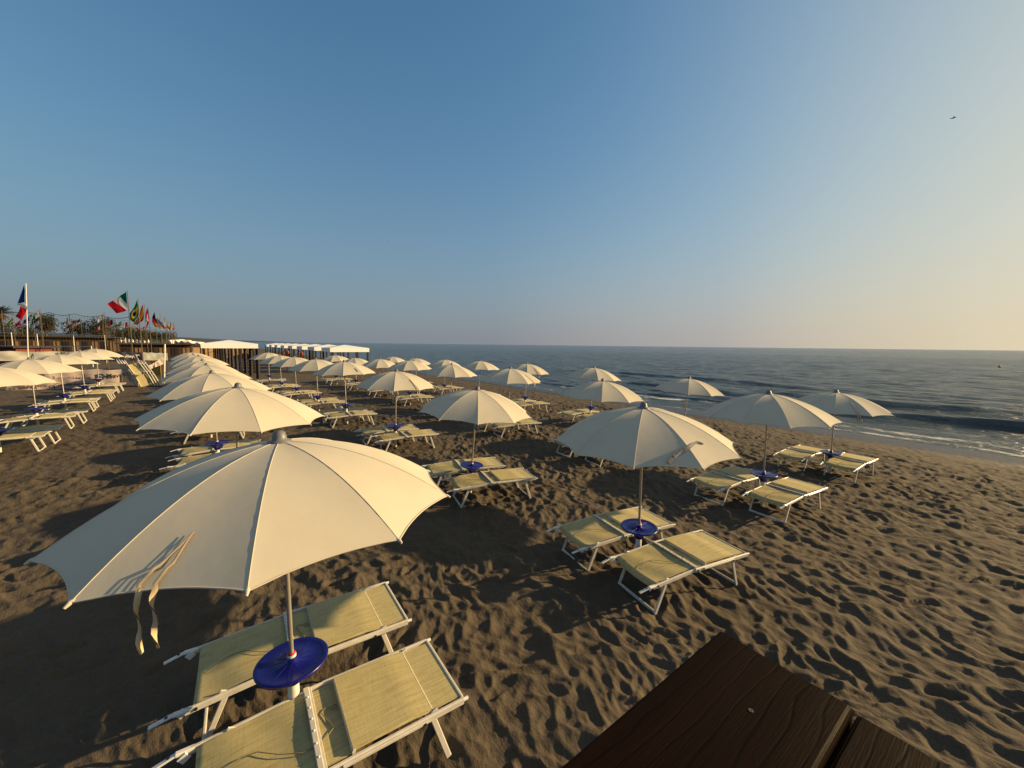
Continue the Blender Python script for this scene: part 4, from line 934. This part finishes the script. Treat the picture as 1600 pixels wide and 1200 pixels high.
def palm(px, pytop, y, wpx, crown_px, label, seed=0, skirt=True):
    t = at(px, pytop, y); k_ = y/F; r_ = wpx*k_/2; g0 = gz(t.x, t.y); root = thing('palm_tree', (t.x, t.y, g0)); top = t.z-g0; hub = top-crown_px*k_*.45
    g_ = np.random.default_rng(seed); b = MB(); b.tube([(0, 0, -.2), (.08, .05, hub*.5), (0, 0, hub)], [.24, .19, .22], 10); b.build('trunk', M['bark'], root)
    def frond(bm, az, el, L_, droop, mi, n=9):
        p = Vector((0, 0, hub)); pts = []
        for i in range(n+1):
            f = i/n; e = el-droop*f*f; pts.append(p.copy()); p = p+Vector((math.cos(az)*math.cos(e), math.sin(az)*math.cos(e), math.sin(e)))*L_/n
        sd_ = Vector((-math.sin(az), math.cos(az), 0))
        bm.tube(pts, [.02*(1-.7*i/n)+.004 for i in range(n+1)], 4, mi)
        for i in range(1, n):
            for j in (0, .5):
                q = pts[i].lerp(pts[i+1], j); d = (pts[i+1]-pts[i]).normalized(); ll = L_*.26*math.sin(math.pi*(.15+.8*(i+j)/n))
                for s_ in (-1, 1):
                    e = q+(sd_*s_*.8+d*.55+Vector((0, 0, -.35))).normalized()*ll
                    bm.add([q-d*.03, q+d*.03, e], [(0, 1, 2)], mi)
    b = MB()
    for i in range(34): frond(b, i*2.4, g_.uniform(.0, 1.35), r_*g_.uniform(.85, 1.1), g_.uniform(.8, 1.6), int(g_.random() < .3))
    b.build('crown', [M['leaf_a'], M['leaf_b']], root)
    if skirt:
        b = MB()
        for i in range(20): frond(b, i*2.4+1, g_.uniform(-.9, -.2), r_*g_.uniform(.6, .9), g_.uniform(.5, 1.0), 0)
        b.build('dry_fronds', M['dead_leaf'], root)
    return tag(root, label, 'palm tree')
palm(0, 478, 60, 34, 26, 'palm tree with dark crown cut by the left edge', seed=1)
tree(68, 490, 62, 40, 30, 'broad dark bushy tree with brown dry lower fronds beyond the courts', dry=True, seed=2)
tree(121, 500, 70, 34, 24, 'dark bushy tree with brown underside behind the striped flag', dry=True, seed=3)
tree(158, 500, 72, 44, 25, 'wide dark tree behind the large white flag', dry=True, seed=4)
tree(30, 509, 74, 70, 16, 'low dark green hedge tree at the far left behind small flags', seed=5)
tree(190, 512, 80, 50, 14, 'low olive shrub right of the wide dark tree', seed=6)
tree(222, 517, 84, 44, 10, 'flat shrub behind the red flag with a cross', seed=7)
tree(250, 520, 95, 40, 9, 'small scrubby bush at the end of the flag line', seed=8)
m_h = mat('coastal_hill_scrub', (.055, .06, .045), (.035, .042, .034), rough=.95, scale=.02, detail=6)
def hill(px, pys, y, depth, name_lbl):
    tops = [at(p_, q_, y) for p_, q_ in zip(px, pys)]; n = 60; P = np.zeros((n, 5, 3)); g_ = np.random.default_rng(int(y))
    xs = np.linspace(tops[0].x, tops[-1].x, n); zs = np.interp(xs, [t.x for t in tops], [t.z for t in tops]); zs = zs+np.abs(zs)*.06*np.cumsum(g_.normal(0, .35, n))/4
    for i in range(n):
        for j, (dy, fz) in enumerate(((-depth, 0), (-depth*.4, .55), (0, 1), (depth*.5, .6), (depth, 0))):
            P[i, j] = (xs[i]*(1+dy/y*.9), y+dy, SEA_Z-1+(zs[i]-SEA_Z+1)*fz)
    b = MB(); b.grid(P); return tag(b.build('hills', m_h), name_lbl, 'hills', kind='structure')
hill([-300, -60, 60, 150, 230, 275, 300], [522, 522, 521, 520, 524, 527, 531], 420, 90, 'low dark scrub covered dunes behind the beach')
hill([150, 240, 290, 330, 380, 430, 465, 500], [523, 525.5, 527, 529.5, 532, 533.6, 535, 536.6], 5200, 900, 'far hazy coastline fading toward the sea horizon')
# ------------------------------------------------------------------ birds, buoy
def bird(px, py, y, span, label, seed):
    c = at(px, py, y); root = thing('bird', tuple(c)); root.rotation_euler = (.1, -.55, .6)
    b = MB(); b.tube([(0, -.42*span, 0), (0, -.25*span, .02), (0, 0, .0), (0, .22*span, 0), (0, .34*span, .02), (0, .40*span, .01)], [.01, .05*span, .085*span, .06*span, .045*span, .012], 8); b.build('body', M['feather'], root)
    for s_ in (-1, 1):
        b = MB(); P = []
        for i in range(7):
            f = i/6; x = s_*span*.5*f; z = span*(.16*math.sin(f*2.2)); P.append([(x, span*(.10-.05*f-.14*f*f), z), (x, span*(-.12-.02*f-.06*f*f), z-.005)])
        b.grid(np.array(P)); b.grid(np.array(P)+np.array([0, 0, .006]), flip=True); b.build('wing', M['feather'], root)
    return tag(root, label, 'bird')
bird(1489.5, 184.5, 32, .42, 'dark bird in flight high in the sky at the right', 1)
bird(605.5, 377, 60, .30, 'tiny dark bird in the sky over the pavilions', 2)
c = at(1562, 571, 80); root = thing('buoy', (c.x, c.y, SEA_Z)); b = MB(); b.lathe([(0, -.2), (.2, -.1), (.24, .08), (.16, .26), (.05, .34), (.04, .5), (0, .5)], n=12); b.build('float', M['black'], root)
b = MB(); b.tube([(0, 0, .5), (0, 0, .8)], .02, 6); b.build('mast', M['black'], root); tag(root, 'small dark buoy floating alone on the sea at far right', 'buoy')
# ------------------------------------------------------------------ small litter on the sand near the beds
